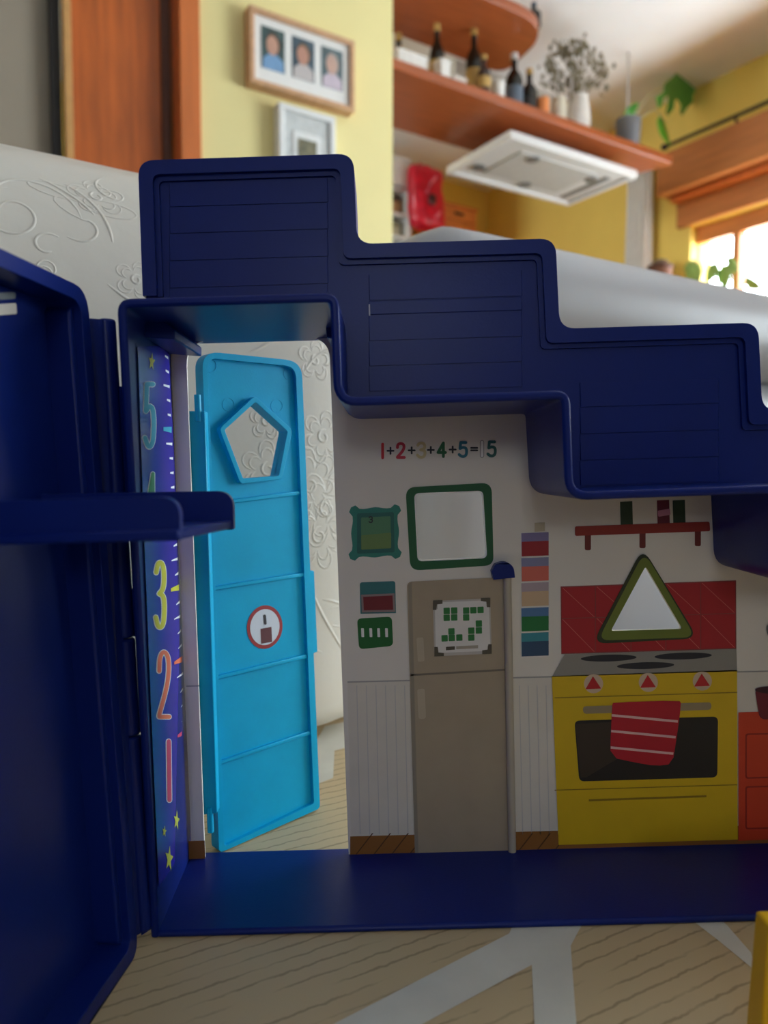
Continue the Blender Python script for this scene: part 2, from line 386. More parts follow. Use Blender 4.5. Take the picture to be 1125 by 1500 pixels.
# ================================================================== play mat
def mat_material():
    m = bpy.data.materials.new('printed_play_mat'); m.use_nodes = True; nt = m.node_tree; N = nt.nodes; L = nt.links
    b = N['Principled BSDF']; b.inputs['Roughness'].default_value = .6
    tc = N.new('ShaderNodeTexCoord'); mp = N.new('ShaderNodeMapping'); L.new(tc.outputs['Object'], mp.inputs[0])
    mp.inputs['Rotation'].default_value = (0, 0, R(-27))
    mp2 = N.new('ShaderNodeMapping'); L.new(mp.outputs[0], mp2.inputs[0]); mp2.inputs['Scale'].default_value = (22, 150, 1)
    n1 = N.new('ShaderNodeTexNoise'); n1.inputs['Scale'].default_value = 1; n1.inputs['Detail'].default_value = 2
    L.new(mp2.outputs[0], n1.inputs['Vector'])
    wv = N.new('ShaderNodeTexWave'); wv.bands_direction = 'Y'; wv.inputs['Scale'].default_value = 46; wv.inputs['Distortion'].default_value = 1.2
    wv.inputs['Detail Scale'].default_value = 4
    L.new(mp.outputs[0], wv.inputs['Vector'])
    r1 = N.new('ShaderNodeValToRGB'); r1.color_ramp.elements[0].position = .90; r1.color_ramp.elements[1].position = .99
    L.new(wv.outputs['Fac'], r1.inputs[0])
    r2 = N.new('ShaderNodeValToRGB'); r2.color_ramp.elements[0].position = .40; r2.color_ramp.elements[1].position = .52
    L.new(n1.outputs['Fac'], r2.inputs[0])
    mu = N.new('ShaderNodeMath'); mu.operation = 'MULTIPLY'; L.new(r1.outputs[0], mu.inputs[0]); L.new(r2.outputs[0], mu.inputs[1])
    mu2 = N.new('ShaderNodeMath'); mu2.operation = 'MULTIPLY'; mu2.inputs[1].default_value = .5; L.new(mu.outputs[0], mu2.inputs[0])
    mix = N.new('ShaderNodeMix'); mix.data_type = 'RGBA'
    mix.inputs['A'].default_value = lin((212, 188, 146)); mix.inputs['B'].default_value = lin((120, 92, 62))
    L.new(mu2.outputs[0], mix.inputs['Factor']); L.new(mix.outputs['Result'], b.inputs['Base Color'])
    return m
rotH = (0, ROLL, 0)
CAMV = Vector((0, 0, ZC))
def mat_top(x, y):   # world height of the mat's upper face
    # plane through HB with normal RY @ z
    n = RY @ Vector((0, 0, 1)); p = RY @ HB + CAMV
    return p.z - (n.x*(x-p.x) + n.y*(y-p.y))/n.z
mx0, mx1, my0, my1 = -.62, .80, -.25, .62
gv, gf = [], []
cor = [(mx0, my0), (mx1, my0), (mx1, my1), (mx0, my1)]
for x, y in cor: gv.append((x, y, .001))
for x, y in cor: gv.append((x, y, mat_top(x, y)))
gf = [(3, 2, 1, 0), (4, 5, 6, 7), (0, 1, 5, 4), (1, 2, 6, 5), (2, 3, 7, 6), (3, 0, 4, 7)]
pmat = mesh('play_mat', gv, gf, mat_material(), None, .004, 3)
tag(pmat, 'padded beige play mat with brown dashes and white bands under the toy house', 'mat')
MATP = Plane(HB, (0, 0, 1))
bandm = M('mat_white_print', (226, 222, 208), .6)
def mat_band(pxs):
    pts = [RY @ (MATP.hit(x, y, .0002)) + CAMV for x, y in pxs]
    tr = tessellate_polygon([pts]); return mesh('printed_band', pts, [tuple(t) for t in tr], bandm, pmat, smooth=0)
mat_band([(-92, 1800), (560, 1464), (746, 1368), (762, 1330), (866, 1330), (836, 1386), (866, 1800), (797, 1800), (779, 1414), (67, 1800)])
mat_band([(1000, 1338), (1042, 1335), (1065, 1356), (1100, 1396), (1108, 1424), (1052, 1378)])
mat_band([(448, 1110), (476, 1064), (530, 1052), (520, 1092), (490, 1100), (488, 1140), (462, 1150)])

# ================================================================== the blue toy house
house = empty('toy_house', RY @ HB + CAMV, rotH)
tag(house, 'navy blue plastic toy house with stepped roof, teal door and printed kitchen', 'toy house')
YP, YR, YB, YBB = .330, .260, .276, .305
PAN = Plane((0, YP, 0), (0, -1, 0))
# --- stepped roof and left wall: one continuous strip
wl_b = xz(222, 1372, YB); wl_t = xz(170, 437, YR)
rp_px = [(170, 437), (496, 428), (501, 581), (838, 570), (846, 721), (1182, 709), (1188, 856), (1530, 844)]
path = [Vector((wl_b.x-.0004, HB.z))] + [xz(x, y, YR) for x, y in rp_px]
path.append(Vector((path[-1].x+.001, HB.z)))
XR = path[-1].x
TH = .0031
rpath = rounded_path(path, .0052)
outer = rpath; inner = offset_path(rpath, -TH)
def yfront(z): t = (z-HB.z)/(wl_t.y-HB.z); return YB + (YR-YB)*min(1, max(0, t))
def flare(x, z):      # the left wall splays outwards towards the back
    return (.0025 + .0025*(z-HB.z)/.24)*min(1, max(0, (path[1].x+.009 - x)/.004))
V, Fc = [], []
for o_, i_ in zip(outer, inner):
    for q in (o_, i_):
        V.append(Vector((q.x, yfront(q.y), q.y)) - HB)
        V.append(Vector((q.x - flare(q.x, q.y), YP+.006, q.y)) - HB)
for k in range(len(rpath)-1):
    a, b = 4*k, 4*k+4
    Fc += [(a, b, b+1, a+1), (a+2, a+3, b+3, b+2), (a, a+2, b+2, b), (a+1, b+1, b+3, a+3)]
Fc += [(0, 1, 3, 2), (4*len(rpath)-4, 4*len(rpath)-2, 4*len(rpath)-1, 4*len(rpath)-3)]
shell = mesh('shell', V, Fc, blue, house, .0011, 3)
# --- base
xl = wl_b.x; xr = XR
bo = rp([(xl, YP+.006), (xr, YP+.006), (xr, YB), (xl, YB, .004)])
zt = HB.z + .0027
V = [(x-HB.x, y-HB.y, 0) for x, y in bo] + [(x-HB.x, y-HB.y, zt-HB.z) for x, y in bo]; k = len(bo)
Fc = [tuple(range(k)), tuple(range(k, 2*k))] + [(i, (i+1) % k, (i+1) % k+k, i+k) for i in range(k)]
mesh('base', V, Fc, blue, house, .0012, 3)
# --- stepped backboard above the roof
BBP = Plane((0, YBB, 0), (0, -1, 0))
top_px = [(214, 436), (207, 241), (517, 231), (522, 362), (810, 354), (816, 485), (1104, 476), (1110, 604), (1396, 596), (1402, 722)]
tp_ = [xz(x, y, YBB) for x, y in top_px]; tp_.append(Vector((XR-.001, tp_[-1].y-.001)))
tp = rounded_path(tp_, .0062)
lowp = [p for p in outer if xz(214, 436, YBB).x < p.x < XR-.003 and p.y > -.07]
lowp = [p + Vector((0, -.001)) for p in lowp]
loop = [Vector((p.x, YBB, p.y)) for p in tp] + [Vector((p.x, YBB, p.y)) for p in reversed(lowp)]
bb = plate3('backboard', [loop], Vector((0, -1, 0)), -.024, 0, blue, house, 0)
RIM = .0058
inn = offset_path(tp, -RIM)
# raised rim: outer bead and lower inner ledge
def mitre(pts, d):
    out = []
    for i, p in enumerate(pts):
        ns_ = []
        if i > 0: t = (p-pts[i-1]).normalized(); ns_.append(Vector((-t.y, t.x)))
        if i < len(pts)-1: t = (pts[i+1]-p).normalized(); ns_.append(Vector((-t.y, t.x)))
        if len(ns_) == 1: out.append(p + ns_[0]*d)
        else: m = (ns_[0]+ns_[1]); out.append(p + m*(d*2/m.length_squared))
    return out
def rim_strip(name, a, b, y0, y1, bev):
    pa = rounded_path(mitre(tp_, -a), max(.0022, .0062-a*.6)); pb = rounded_path(mitre(tp_, -b), max(.0022, .0062-b*.6)); V, Fc = [], []
    for p, q in zip(pa, pb):
        for s in (p, q): V.append(Vector((s.x, y0, s.y)) - HB); V.append(Vector((s.x, y1, s.y)) - HB)
    for k in range(len(pa)-1):
        i, j = 4*k, 4*k+4; Fc += [(i, j, j+1, i+1), (i+2, i+3, j+3, j+2), (i, i+2, j+2, j), (i+1, j+1, j+3, i+3)]
    Fc += [(0, 1, 3, 2), (4*len(pa)-4, 4*len(pa)-2, 4*len(pa)-1, 4*len(pa)-3)]
    return mesh(name, V, Fc, blue, bb, bev, 3)
rim_strip('rim', -.0004, .0052, YBB-.0030, YBB+.0245, .0018)
rim_strip('rim_ledge', .0050, .0072, YBB-.0012, YBB+.001, .0006)
# planks pressed into the backboard
def planks(x0, x1, ys, slope=-.03):
    for a, b in zip(ys[:-1], ys[1:]):
        o = [(x0, a+.8), (x1, a+.8+slope*(x1-x0)), (x1+1, b-.8+slope*(x1-x0)), (x0+1, b-.8)]
        plate('plank', o, [], BBP, 0, .0004, blue, bb, .0002, 1)
planks(248, 480, [268, 304, 343, 383, 423, 452])
planks(540, 764, [402, 441, 462, 500, 537, 574])
planks(849, 1052, [560, 597, 636, 675, 712])
flat('slot_light', [(540, 446), (542, 446), (542.5, 463), (540.5, 463)], BBP, 6, P('pale', (190, 190, 205)), bb)  # pale sliver painted on for light glinting at a slot
# --- brackets in the upper left room
def hprism(name, pxs, Yref, y0, y1, mat, parent, bevel=.0006):
    lp = [at_y(x, y, Yref) for x, y in pxs]
    return plate3(name, [lp], Vector((0, -1, 0)), Yref-y1, Yref-y0, mat, parent, bevel, 2)
hprism('bracket', [(196, 452), (212, 449), (262, 486), (270, 492), (270, 506), (214, 502), (200, 490)], .300, .286, .3285, blue, house)
hprism('bracket', [(478, 462), (496, 458), (498, 505), (482, 502)], .318, .306, .3285, blue, house)
# --- printed back panel
pin = offset_path(rpath, -TH+.0003)
poly = [Vector((p.x - flare(p.x, p.y)*.92, YP, p.y)) for p in pin if p.x > path[0].x-.01]
zb = zt - .0008
bot = lambda px, py: Vector((at_y(px, py, YP).x, YP, zb))
# close along the base, leaving the doorway open
door_px = rp([(300, 1262), (272, 500, 36), (482, 493, 34), (511, 1258)], 9)
dpts = [PAN.hit(x, y) for x, y in door_px]
for p in dpts:
    if p.z < zb+.002: p.z = zb
poly = [p for p in poly if p.z > zb]
poly = [Vector((poly[0].x, YP, zb))] + poly
poly += [Vector((poly[-1].x, YP, zb))] + list(reversed(dpts))
sq_hole = rp([(608, 724, 7), (706, 720, 7), (712, 816, 7), (613, 821, 7)])
tri_hole = rp([(945, 829, 5), (999, 921, 5), (894, 924, 5)])
panel = plate3('back_panel', [poly, [PAN.hit(*p) for p in sq_hole], [PAN.hit(*p) for p in tri_hole]], PAN.n, -.0016, 0, white_card, house)
tag(panel, 'white card wall printed with a kitchen')
pf = lambda name, pts, lay, mat: flat(name, pts, PAN, lay, mat, panel)
def pring(name, outer_px, hole_px, lay, mat):
    return plate(name, outer_px, [hole_px], PAN, lay*.0001, lay*.0001+.00012, mat, panel)
# wainscot, floorboards
wain = P('wainscot', (226, 219, 206)); wline = P('groove', (172, 168, 164))
pf('printed_wainscot', [(509, 999), (1128, 983), (1128, 1222), (514, 1226)], 0, wain)
pf('printed_rail', [(509, 998), (1128, 982), (1128, 984), (509, 1000)], 1, wline)
pf('printed_rail', [(273, 1004), (292, 1003.5), (292, 1005.5), (273, 1006)], 1, wline)
for x in list(range(522, 610, 14)) + list(range(760, 815, 13)):
    pf('printed_groove', [(x, 1004), (x+1.2, 1004), (x+6.2, 1222), (x+5, 1222)], 1, P('groove_soft', (204, 200, 196)))
fb = P('floorboard', (150, 98, 40)); fbl = P('floorboard_line', (92, 58, 24))
pf('printed_floorboards', [(513, 1225), (1128, 1208), (1128, 1250), (513, 1262)], 1, fb)
pf('printed_floorboards', [(276, 1232), (300, 1231), (301, 1262), (278, 1262)], 1, fb)
for x in range(525, 830, 26): pf('printed_board_joint', [(x+20, 1220), (x+22, 1220), (x-6, 1256), (x-8, 1256)], 2, fbl)
# sum
reds = P('red', (206, 44, 58)); greens = P('dark_green', (30, 104, 62)); teals = P('teal', (40, 120, 140))
sum_items = [('1', 560.5, reds), ('+', 572, None), ('2', 587, P('crimson', (214, 60, 80))), ('+', 603, None), ('3', 617, P('straw', (216, 200, 150))), ('+', 631, None),
             ('4', 647, greens), ('+', 663, None), ('5', 678, teals), ('=', 694.5, None), ('1', 706, P('chalk', (244, 242, 240))), ('5', 720, P('bottle_green', (46, 104, 96)))]
dk = P('ink', (40, 38, 48))
for ch, x, m in sum_items:
    yc = 659 - .02*(x-640)
    if ch in '+=': pl = strokes_px(glyph(ch, x-4.5, yc-4.5, x+4.5, yc+4.5), 2.6); flat_multi('printed_sign', pl, PAN, 2, dk, panel)
    else:
        w = 5.5
        if ch == '1' and x > 700:
            flat_multi('printed_digit_outline', strokes_px(glyph(ch, x-w, yc-10, x+w, yc+10), 6.2), PAN, 1, P('outline_grey', (140, 136, 134)), panel)
        flat_multi('printed_digit', strokes_px(glyph(ch, x-w, yc-10, x+w, yc+10), 4.2), PAN, 2, m, panel)
# picture in a wavy teal frame
def wavy(x0, y0, x1, y1, amp=2.2, ear=4):
    out = []
    cs = [(x0, y0), (x1, y0-2), (x1+1, y1-3), (x0-1, y1)]
    for i in range(4):
        a, b = Vector(cs[i]), Vector(cs[(i+1) % 4]); t = (b-a).normalized(); nrm = Vector((t.y, -t.x))
        out += [tuple(a - t*ear*.2 + nrm*ear*.2 + d) for d in (Vector((-t.x-nrm.x*-.0, 0))*0,)]
        for j in range(1, 12):
            s = j/12; w = math.cos(s*math.pi*4)*amp*.5 + (ear if s < .1 or s > .9 else 0)
            out.append(tuple(a.lerp(b, s) + nrm*(w - 1)))
    return out
pf('printed_picture_frame', wavy(515, 744, 584, 818), 1, P('frame_teal', (44, 134, 118)))
pf('printed_frame_bevel', rp([(523, 752, 3), (577, 750, 3), (578, 809, 3), (523, 811, 3)]), 2, P('frame_teal_dark', (34, 104, 96)))
pf('printed_picture', rp([(529, 758, 2), (572, 756, 2), (573, 803, 2), (529, 805, 2)]), 3, P('meadow', (84, 138, 100)))
pf('printed_picture', rp([(529, 784, 2), (573, 780, 2), (573, 803, 2), (529, 805, 2)]), 4, P('meadow_low', (110, 140, 80)))
flat_multi('printed_digit', strokes_px(glyph('3', 540.5, 757, 545.5, 765), 1.6), PAN, 5, dk, panel)
# small card and green card
pf('printed_card', rp([(527, 853, 4), (579, 851, 4), (580, 898), (528, 899)]), 1, P('card_teal', (48, 116, 118)))
pf('printed_card_inset', [(531, 873), (576, 871), (577, 894), (532, 895)], 3, P('card_maroon', (120, 24, 34)))
pring('printed_card_border', [(529, 871), (578, 869), (579, 896), (530, 897)], [(532, 874), (575, 872), (576, 893), (533, 894)], 3, P('card_grey', (150, 130, 130)))
pf('printed_green_card', rp([(523, 906, 7), (574, 903, 7), (576, 946, 7), (526, 951, 7)]), 1, P('card_green', (18, 104, 40)))
for x in (531, 543, 554.5, 566): pf('printed_tally', rp([(x-2, 920, 1), (x+2, 920, 1), (x+2.5, 933, 1), (x-1.5, 933, 1)]), 2, P('chalk', (244, 242, 240)))
# frame of the square window
pring('window_surround', rp([(594, 714, 15), (720, 707, 15), (723, 828, 13), (601, 836, 15)]), sq_hole, 1, P('frame_green', (16, 92, 48)))
pring('window_edge', rp([(606.5, 722.5, 8), (707.5, 718.5, 8), (713.5, 817.5, 8), (611.5, 822.5, 8)]), sq_hole, 2, P('chalk', (244, 242, 240)))
# fridge
fr = P('fridge', (174, 158, 134)); fr2 = P('fridge_light', (192, 178, 154)); frl = P('fridge_line', (122, 112, 98))
pf('printed_fridge', rp([(596, 852, 8), (742, 845, 3), (754, 1256), (608, 1258)]), 3, fr)
pf('printed_fridge_side', [(598, 856), (603, 852), (613, 1256), (608, 1257)], 4, P('fridge_dark', (150, 140, 124)))
pf('printed_fridge_gap', [(601, 987), (744, 979), (744, 982), (601, 990)], 4, frl)
pf('printed_fridge_handle', rp([(610, 934, 3), (620, 933, 3), (622, 968, 3), (612, 969, 3)]), 4, fr2)
pf('printed_fridge_handle', rp([(611, 1009, 4), (622, 1008, 4), (624, 1052, 4), (613, 1053, 4)]), 4, fr2)
# beige rod beside the fridge and its blue cap
ra, rb_ = at_y(743, 840, YP-.0012), at_y(750.5, 1256, YP-.0012)
v, f = tube_vf([ra-HB, rb_-HB], .0018, 12); mesh('fridge_rod', v, f, M('beige_plastic', (188, 178, 160), .4), panel, smooth=50)
hprism('rod_cap', rp([(719, 836), (724, 826, 3), (738, 821, 8), (751, 828, 8), (753, 845), (722, 848)]), YP-.002, YP-.0045, YP, blue, panel)
# whiteboard
pf('printed_board_frame', [(634, 880), (718, 876), (720, 957), (636, 961)], 5, P('board_grey', (196, 190, 182)))
pf('printed_board', [(641, 882), (712, 879), (714, 953), (642, 956)], 6, P('board_white', (232, 228, 222)))
pf('printed_board', [(637, 892), (716, 888), (718, 945), (638, 949)], 5.5, P('board_white', (232, 228, 222)))
for x, y, sx, sy in ((634, 879, 1, 1), (718, 875, -1, 1), (636, 961, 1, -1), (720, 957, -1, -1)):
    pf('printed_board_corner', [(x, y), (x+14*sx, y-.6*sx), (x+14*sx, y+5*sy), (x+6*sx, y+6*sy), (x+5*sx, y+14*sy), (x, y+14*sy)], 7, P('corner_brown', (90, 82, 66)))
gsq = P('square_green', (44, 124, 58))
for x, y in ((654, 894.5), (665, 894), (654, 904.5), (665, 904), (682.5, 894), (693, 893.5), (703.5, 893), (682.5, 904), (701, 913), (690, 923.5), (701, 923), (690, 933.5),
             (661, 924.5), (651, 934.5), (661.5, 934), (672.5, 933.5)):
    pf('printed_square', rp([(x-4.6, y-4.6, 1), (x+4.6, y-5, 1), (x+4.8, y+4.4, 1), (x-4.4, y+4.8, 1)], 3), 7, gsq)
pf('printed_board_marker', [(653, 947), (666, 946), (666, 951), (653, 952)], 7, P('corner_brown', (90, 82, 66)))
pf('printed_board_marker', [(668, 946), (700, 944.5), (700, 949), (668, 950.5)], 7, P('marker_grey', (176, 166, 150)))
# photo strip: five plain coloured tiles
pf('printed_strip', [(762, 780), (805, 778), (805, 962), (763, 964)], 1, P('board_white', (232, 228, 222)))
pf('printed_tape', [(783, 766), (798, 765), (798, 778), (783, 779)], 1, P('tape', (196, 184, 158)))
tiles = [((132, 122, 168), (160, 26, 40)), ((140, 140, 176), (222, 112, 96)), ((186, 168, 178), (216, 186, 150)), ((86, 128, 176), (26, 122, 60)), ((60, 146, 160), (46, 78, 110))]
for i, (c1, c2) in enumerate(tiles):
    y = 780.5 + i*36.6
    pf('printed_tile', [(763.5, y+.5), (803.5, y-1.2), (803.5, y+33), (764, y+34.5)], 2, P('strip_a%d' % i, c1))
    pf('printed_tile', [(764, y+13), (803.5, y+11.5), (803.5, y+33), (764, y+34.5)], 3, P('strip_b%d' % i, c2))
# printed shelf with jars
sh = P('shelf_red', (150, 40, 30))
pf('printed_shelf', rp([(842, 771, 3), (1039, 764, 3), (1040, 778, 3), (842, 785, 3)]), 2, sh)
for x, y in ((861, 783), (941, 780), (1022, 777)): pf('printed_shelf_bracket', rp([(x-4.5, y), (x+4.5, y), (x+4.5, y+23, 3), (x-4.5, y+23, 3)]), 1, P('shelf_dark', (112, 30, 24)))
pf('printed_jar', [(908, 735), (926, 734), (927, 769), (909, 770)], 1, P('jar_green', (40, 62, 40)))
pf('printed_jar', [(962, 733), (980, 732), (981, 767), (963, 768)], 1, P('jar_maroon', (104, 20, 46)))
pf('printed_jar_band', rp([(963, 748, 2), (981, 745, 2), (982, 754, 2), (964, 757, 2)]), 2, P('jar_pink', (206, 140, 170)))
pf('printed_jar', [(985, 733), (1003, 732), (1004, 766), (986, 767)], 1, P('jar_green', (40, 62, 40)))
# red wall tiles with pale diagonals, cut away where the triangular window is
TRI = [(943, 817), (1010, 928), (883, 931)]
def half(poly, a, b, keep):
    out = []; f = lambda p: ((b[0]-a[0])*(p[1]-a[1]) - (b[1]-a[1])*(p[0]-a[0]))*keep
    for i, p in enumerate(poly):
        q = poly[(i+1) % len(poly)]; fp, fq = f(p), f(q)
        if fp >= 0: out.append(p)
        if fp*fq < 0: t = fp/(fp-fq); out.append((p[0]+(q[0]-p[0])*t, p[1]+(q[1]-p[1])*t))
    return out
def minus_tri(poly):
    rest = poly; out = []
    for i in range(3):
        a, b = TRI[i], TRI[(i+1) % 3]
        o = half(rest, a, b, -1); rest = half(rest, a, b, 1)
        if len(o) > 2: out.append(o)
        if len(rest) < 3: break
    return out
def pcut(name, poly, lay, mat):
    pc = minus_tri(poly)
    if pc: flat_multi(name, pc, PAN, lay, mat, panel)
cols = [822, 872, 924, 975, 1026, 1077]
ty = lambda x, r: (860 - .035*(x-822), 906 - .03*(x-822), 957 - .03*(x-822))[r]
pcut('printed_grout', [(821, 859), (1078, 850), (1078.5, 950.5), (822, 958)], 1, P('grout', (150, 60, 60)))
trd = P('tile_red', (178, 24, 38)); tln = P('tile_line', (216, 120, 110))
for r_ in range(2):
    for a, b in zip(cols[:-1], cols[1:]):
        pcut('printed_wall_tile', [(a+.7, ty(a, r_)+.7), (b-.7, ty(b, r_)+.7), (b-.7, ty(b, r_+1)-.7), (a+.7, ty(a, r_+1)-.7)], 2, trd)
        pcut('printed_tile_line', [(a+1.4, ty(a, r_)+1), (a+2.4, ty(a, r_)+1), (b-1.4, ty(b, r_+1)-1.2), (b-2.4, ty(b, r_+1)-1.2)], 3, tln)
# triangle window surround
pring('window_surround', rp([(941, 802, 22), (1022, 935, 22), (867, 943, 22)]), rp([(944, 818, 10), (1009, 927, 8), (885, 931, 8)]), 4, P('olive_dark', (44, 52, 22)))
pring('window_surround', rp([(943, 808, 20), (1018, 933, 18), (875, 938, 18)]), tri_hole, 5, P('olive', (112, 126, 44)))
# cooker
yl = P('cooker_yellow', (224, 186, 16)); gl = P('cooker_line', (150, 118, 14))
pf('printed_cooktop', [(827, 958), (1078, 950), (1079, 983), (808, 991)], 4, P('cooktop', (150, 146, 138)))
for x, y, w in ((891, 963.5, 41), (1000, 960.5, 42), (945, 974.5, 42)): pf('printed_burner', circ(x, y, w, 5, 28, -.03), 5, P('burner', (34, 34, 44)))
pf('printed_cooker', [(808, 990), (1079, 981), (1080, 1229), (818, 1237)], 4, yl)
for y in (1021, 1156): pf('printed_cooker_line', [(812, y), (1079, y-8), (1079, y-6.6), (812, y+1.4)], 5, gl)
pf('printed_drawer_handle', [(862, 1170), (1034, 1164), (1034, 1167), (862, 1173)], 5, gl)
for x, y in ((869, 1001), (949, 999), (1028, 997)):
    pf('printed_knob', circ(x, y, 14), 5, P('knob', (214, 188, 160))); pf('printed_knob_mark', rp([(x-1, y-11, 1), (x+11, y+7, 1), (x-12, y+8, 1)]), 6, P('knob_red', (196, 30, 38)))
pf('printed_oven_handle', rp([(853, 1034, 5), (1041, 1028, 5), (1041, 1039, 5), (854, 1045, 5)]), 6, P('steel', (158, 140, 108)))
pf('printed_oven_window', rp([(841, 1055, 8), (1051, 1049, 8), (1050, 1138, 8), (848, 1144, 8)]), 5, P('oven_black', (30, 26, 24)))
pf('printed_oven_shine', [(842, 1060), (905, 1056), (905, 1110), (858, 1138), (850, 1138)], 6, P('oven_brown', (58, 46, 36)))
tw = P('towel', (190, 20, 44))
pf('printed_towel', chaikin([(896, 1031), (898, 1028), (994, 1025), (997, 1030), (990, 1080), (984, 1118), (960, 1121), (930, 1116), (893, 1108), (894, 1070), (896, 1034)], 1), 8, tw)
for y in (1045, 1068, 1092): pf('printed_towel_stripe', [(895-(y-1045)*.03, y), (992-(y-1045)*.14, y+9), (991.5-(y-1045)*.14, y+12.5), (895-(y-1045)*.03, y+3.5)], 9, P('stripe', (238, 190, 186)))
# orange cupboard at the edge
orc = P('cupboard', (214, 66, 30)); orl = P('cupboard_line', (158, 34, 22))
pf('printed_cupboard', [(1081, 1043), (1330, 1036), (1330, 1220), (1081, 1231)], 4, orc)
for a, b in ((1073, 1140), (1150, 1214)):
    pring('printed_cupboard_door', rp([(1091, a+1, 4), (1300, a-4, 4), (1300, b-6, 4), (1091, b, 4)]), rp([(1093, a+3, 3), (1298, a-2, 3), (1298, b-8, 3), (1093, b-2, 3)]), 5, orl)
pf('printed_pot', rp([(1105, 1010, 6), (1170, 1006, 6), (1168, 1050, 12), (1112, 1054, 10)]), 5, P('pot', (116, 18, 40)))
pf('printed_pot_rim', circ(1138, 1010, 33, 6), 6, P('pot_dark', (62, 14, 30)))
pf('printed_spoon', circ(1130, 922, 8, 12), 5, P('grey_print', (110, 108, 106)))

# --- height chart on the inside of the left wall
wx = inner[0].x; wx2 = inner[3].x
i0, i1 = inner[0], inner[1]
wA = Vector((i0.x, yfront(i0.y), i0.y)); wB = Vector((i1.x, yfront(i1.y), i1.y)); wC = Vector((i1.x-flare(i1.x, i1.y), YP+.006, i1.y))
wn = (wB-wA).cross(wC-wA); wn = wn if wn.x > 0 else -wn
WALL = Plane(wA + wn.normalized()*.0004, wn)
chart = flat('height_chart', [(201, 508), (246, 506), (262, 800), (271, 1000), (279, 1228), (232, 1300), (226, 1160), (219, 1000), (211, 800)], WALL, 1, P('indigo', (46, 40, 168)), house)
tag(chart, 'indigo height chart sticker with bright digits')
chart.data.materials.clear(); cm = M('chart_print', (44, 40, 172), .22, .03, 60); chart.data.materials.append(cm)
wh = P('chart_white', (232, 240, 250))
def chart_digit(ch, x0, y0, x1, y1, col, w, shx=0):
    g = glyph(ch, x0, y0, x1, y1, shx)
    flat_multi('digit_outline', strokes_px(g, w+2.2), WALL, 2, wh, chart); flat_multi('digit', strokes_px(g, w), WALL, 3, col, chart)
chart_digit('5', 211, 563, 224, 652, P('c5', (40, 170, 206)), 6.4)
chart_digit('4', 214, 694, 226, 770, P('c4', (34, 140, 84)), 5)
chart_digit('3', 227, 826, 239.5, 917, P('c3', (208, 210, 44)), 6.4)
chart_digit('2', 231, 957, 247, 1050, P('c2', (226, 116, 76)), 6, 0)
chart_digit('1', 241, 1086, 251, 1172, P('c1', (200, 62, 104)), 6.4, 1)
ys_ = P('star', (196, 204, 70))
for cx, cy, rx, ry in ((221, 530, 5, 14), (246.5, 1258, 6, 20), (257.5, 1202, 4.6, 15), (239.5, 1218, 3.2, 9)): flat('star', star(cx, cy, rx, ry, .15), WALL, 3, ys_, chart)
col_t = {5: P('c5', (40, 170, 206)), 10: P('c4', (34, 140, 84)), 16: P('c3', (208, 210, 44)), 21: P('c2', (226, 116, 76)), 26: P('c1', (200, 62, 104))}
for k in range(33):
    y = 523 + 21.2*k; xr_ = 245.5 + (y-508)*.0465
    if y > 1225: break
    big = k in col_t; ln = 13 if big else (10 if k % 4 == 2 else 6); w = 4.5 if big else 2; tl = (y-689)*.02
    flat('tick', [(xr_-ln, y-w*.6-tl*-.2+tl*.5), (xr_-1, y-w-tl*.5), (xr_-1, y+w-tl*.5), (xr_-ln, y+w*.6+tl*.5)], WALL, 3, col_t.get(k, wh), chart)

# --- teal door, swung open to the back
DA = R(44.0); dn = Vector((math.sin(DA), -math.cos(DA), 0))
dp = at_y(298, 880, .3365)
DP = Plane(dp, dn)
dout = rp([(296, 514, 26), (442, 529, 24), (469, 1184, 6), (321, 1250, 8)], 8)
din = rp([(304, 524, 16), (433, 537, 16), (460, 1177, 4), (329, 1240, 5)], 8)
pent_o = rp([(372, 580, 5), (427, 630, 6), (412, 702, 6), (351, 709, 6), (320, 628, 6)], 4)
pent_i = rp([(373, 589, 2), (420, 632, 2), (407, 697, 2), (355, 701, 2), (328, 630, 2)], 3)
DT = .0066
door = plate('door', dout, [pent_i], DP, -DT, -.0022, teal, house, .0006)
tag(door, 'teal plastic door with a pentagon window')
plate('door_rim', dout, [din], DP, -.0030, 0, teal, door, .0008, 3)
plate('window_rim', pent_o, [pent_i], DP, -.0035, .0008, teal, door, .0008, 3)
for a, b in (((306, 739), (441, 722)), ((312, 863), (452, 841)), ((318, 994), (458, 960)), ((325, 1118), (464, 1071))):
    plate('rib', [(a[0], a[1]-3), (b[0], b[1]-3), (b[0], b[1]+3), (a[0], a[1]+3)], [], DP, -.0026, -.0006, teal, door, .0005)
for cx, cy in ((312, 535), (428, 546), (338, 592), (409, 594)):
    plate('moulding_mark', circ(cx, cy, 9, 10, 20), [circ(cx, cy, 8.2, 9.2, 20)], DP, -.0023, -.00205, teal, door)
plate('latch_tab', [(452, 838), (463, 836), (468, 956), (458, 960)], [], DP, -.0062, -.0016, teal, door, .0006)
DP2 = Plane(dp - dn*.0022, dn)
flat('door_sticker', circ(387.5, 918.5, 26, 32, 36, .12), DP2, 1, P('sticker_red', (150, 34, 40)), door)
flat('sticker_face', circ(387.5, 918.5, 21.5, 26.5, 36, .12), DP2, 2, P('sticker_white', (206, 214, 226)), door)
flat_multi('sticker_digit', strokes_px([[(387, 902), (388, 913)]], 4), DP2, 3, dk, door)
flat('sticker_block', [(381, 921), (397, 918), (398, 940), (382, 943)], DP2, 3, P('sticker_maroon', (92, 40, 48)), door)
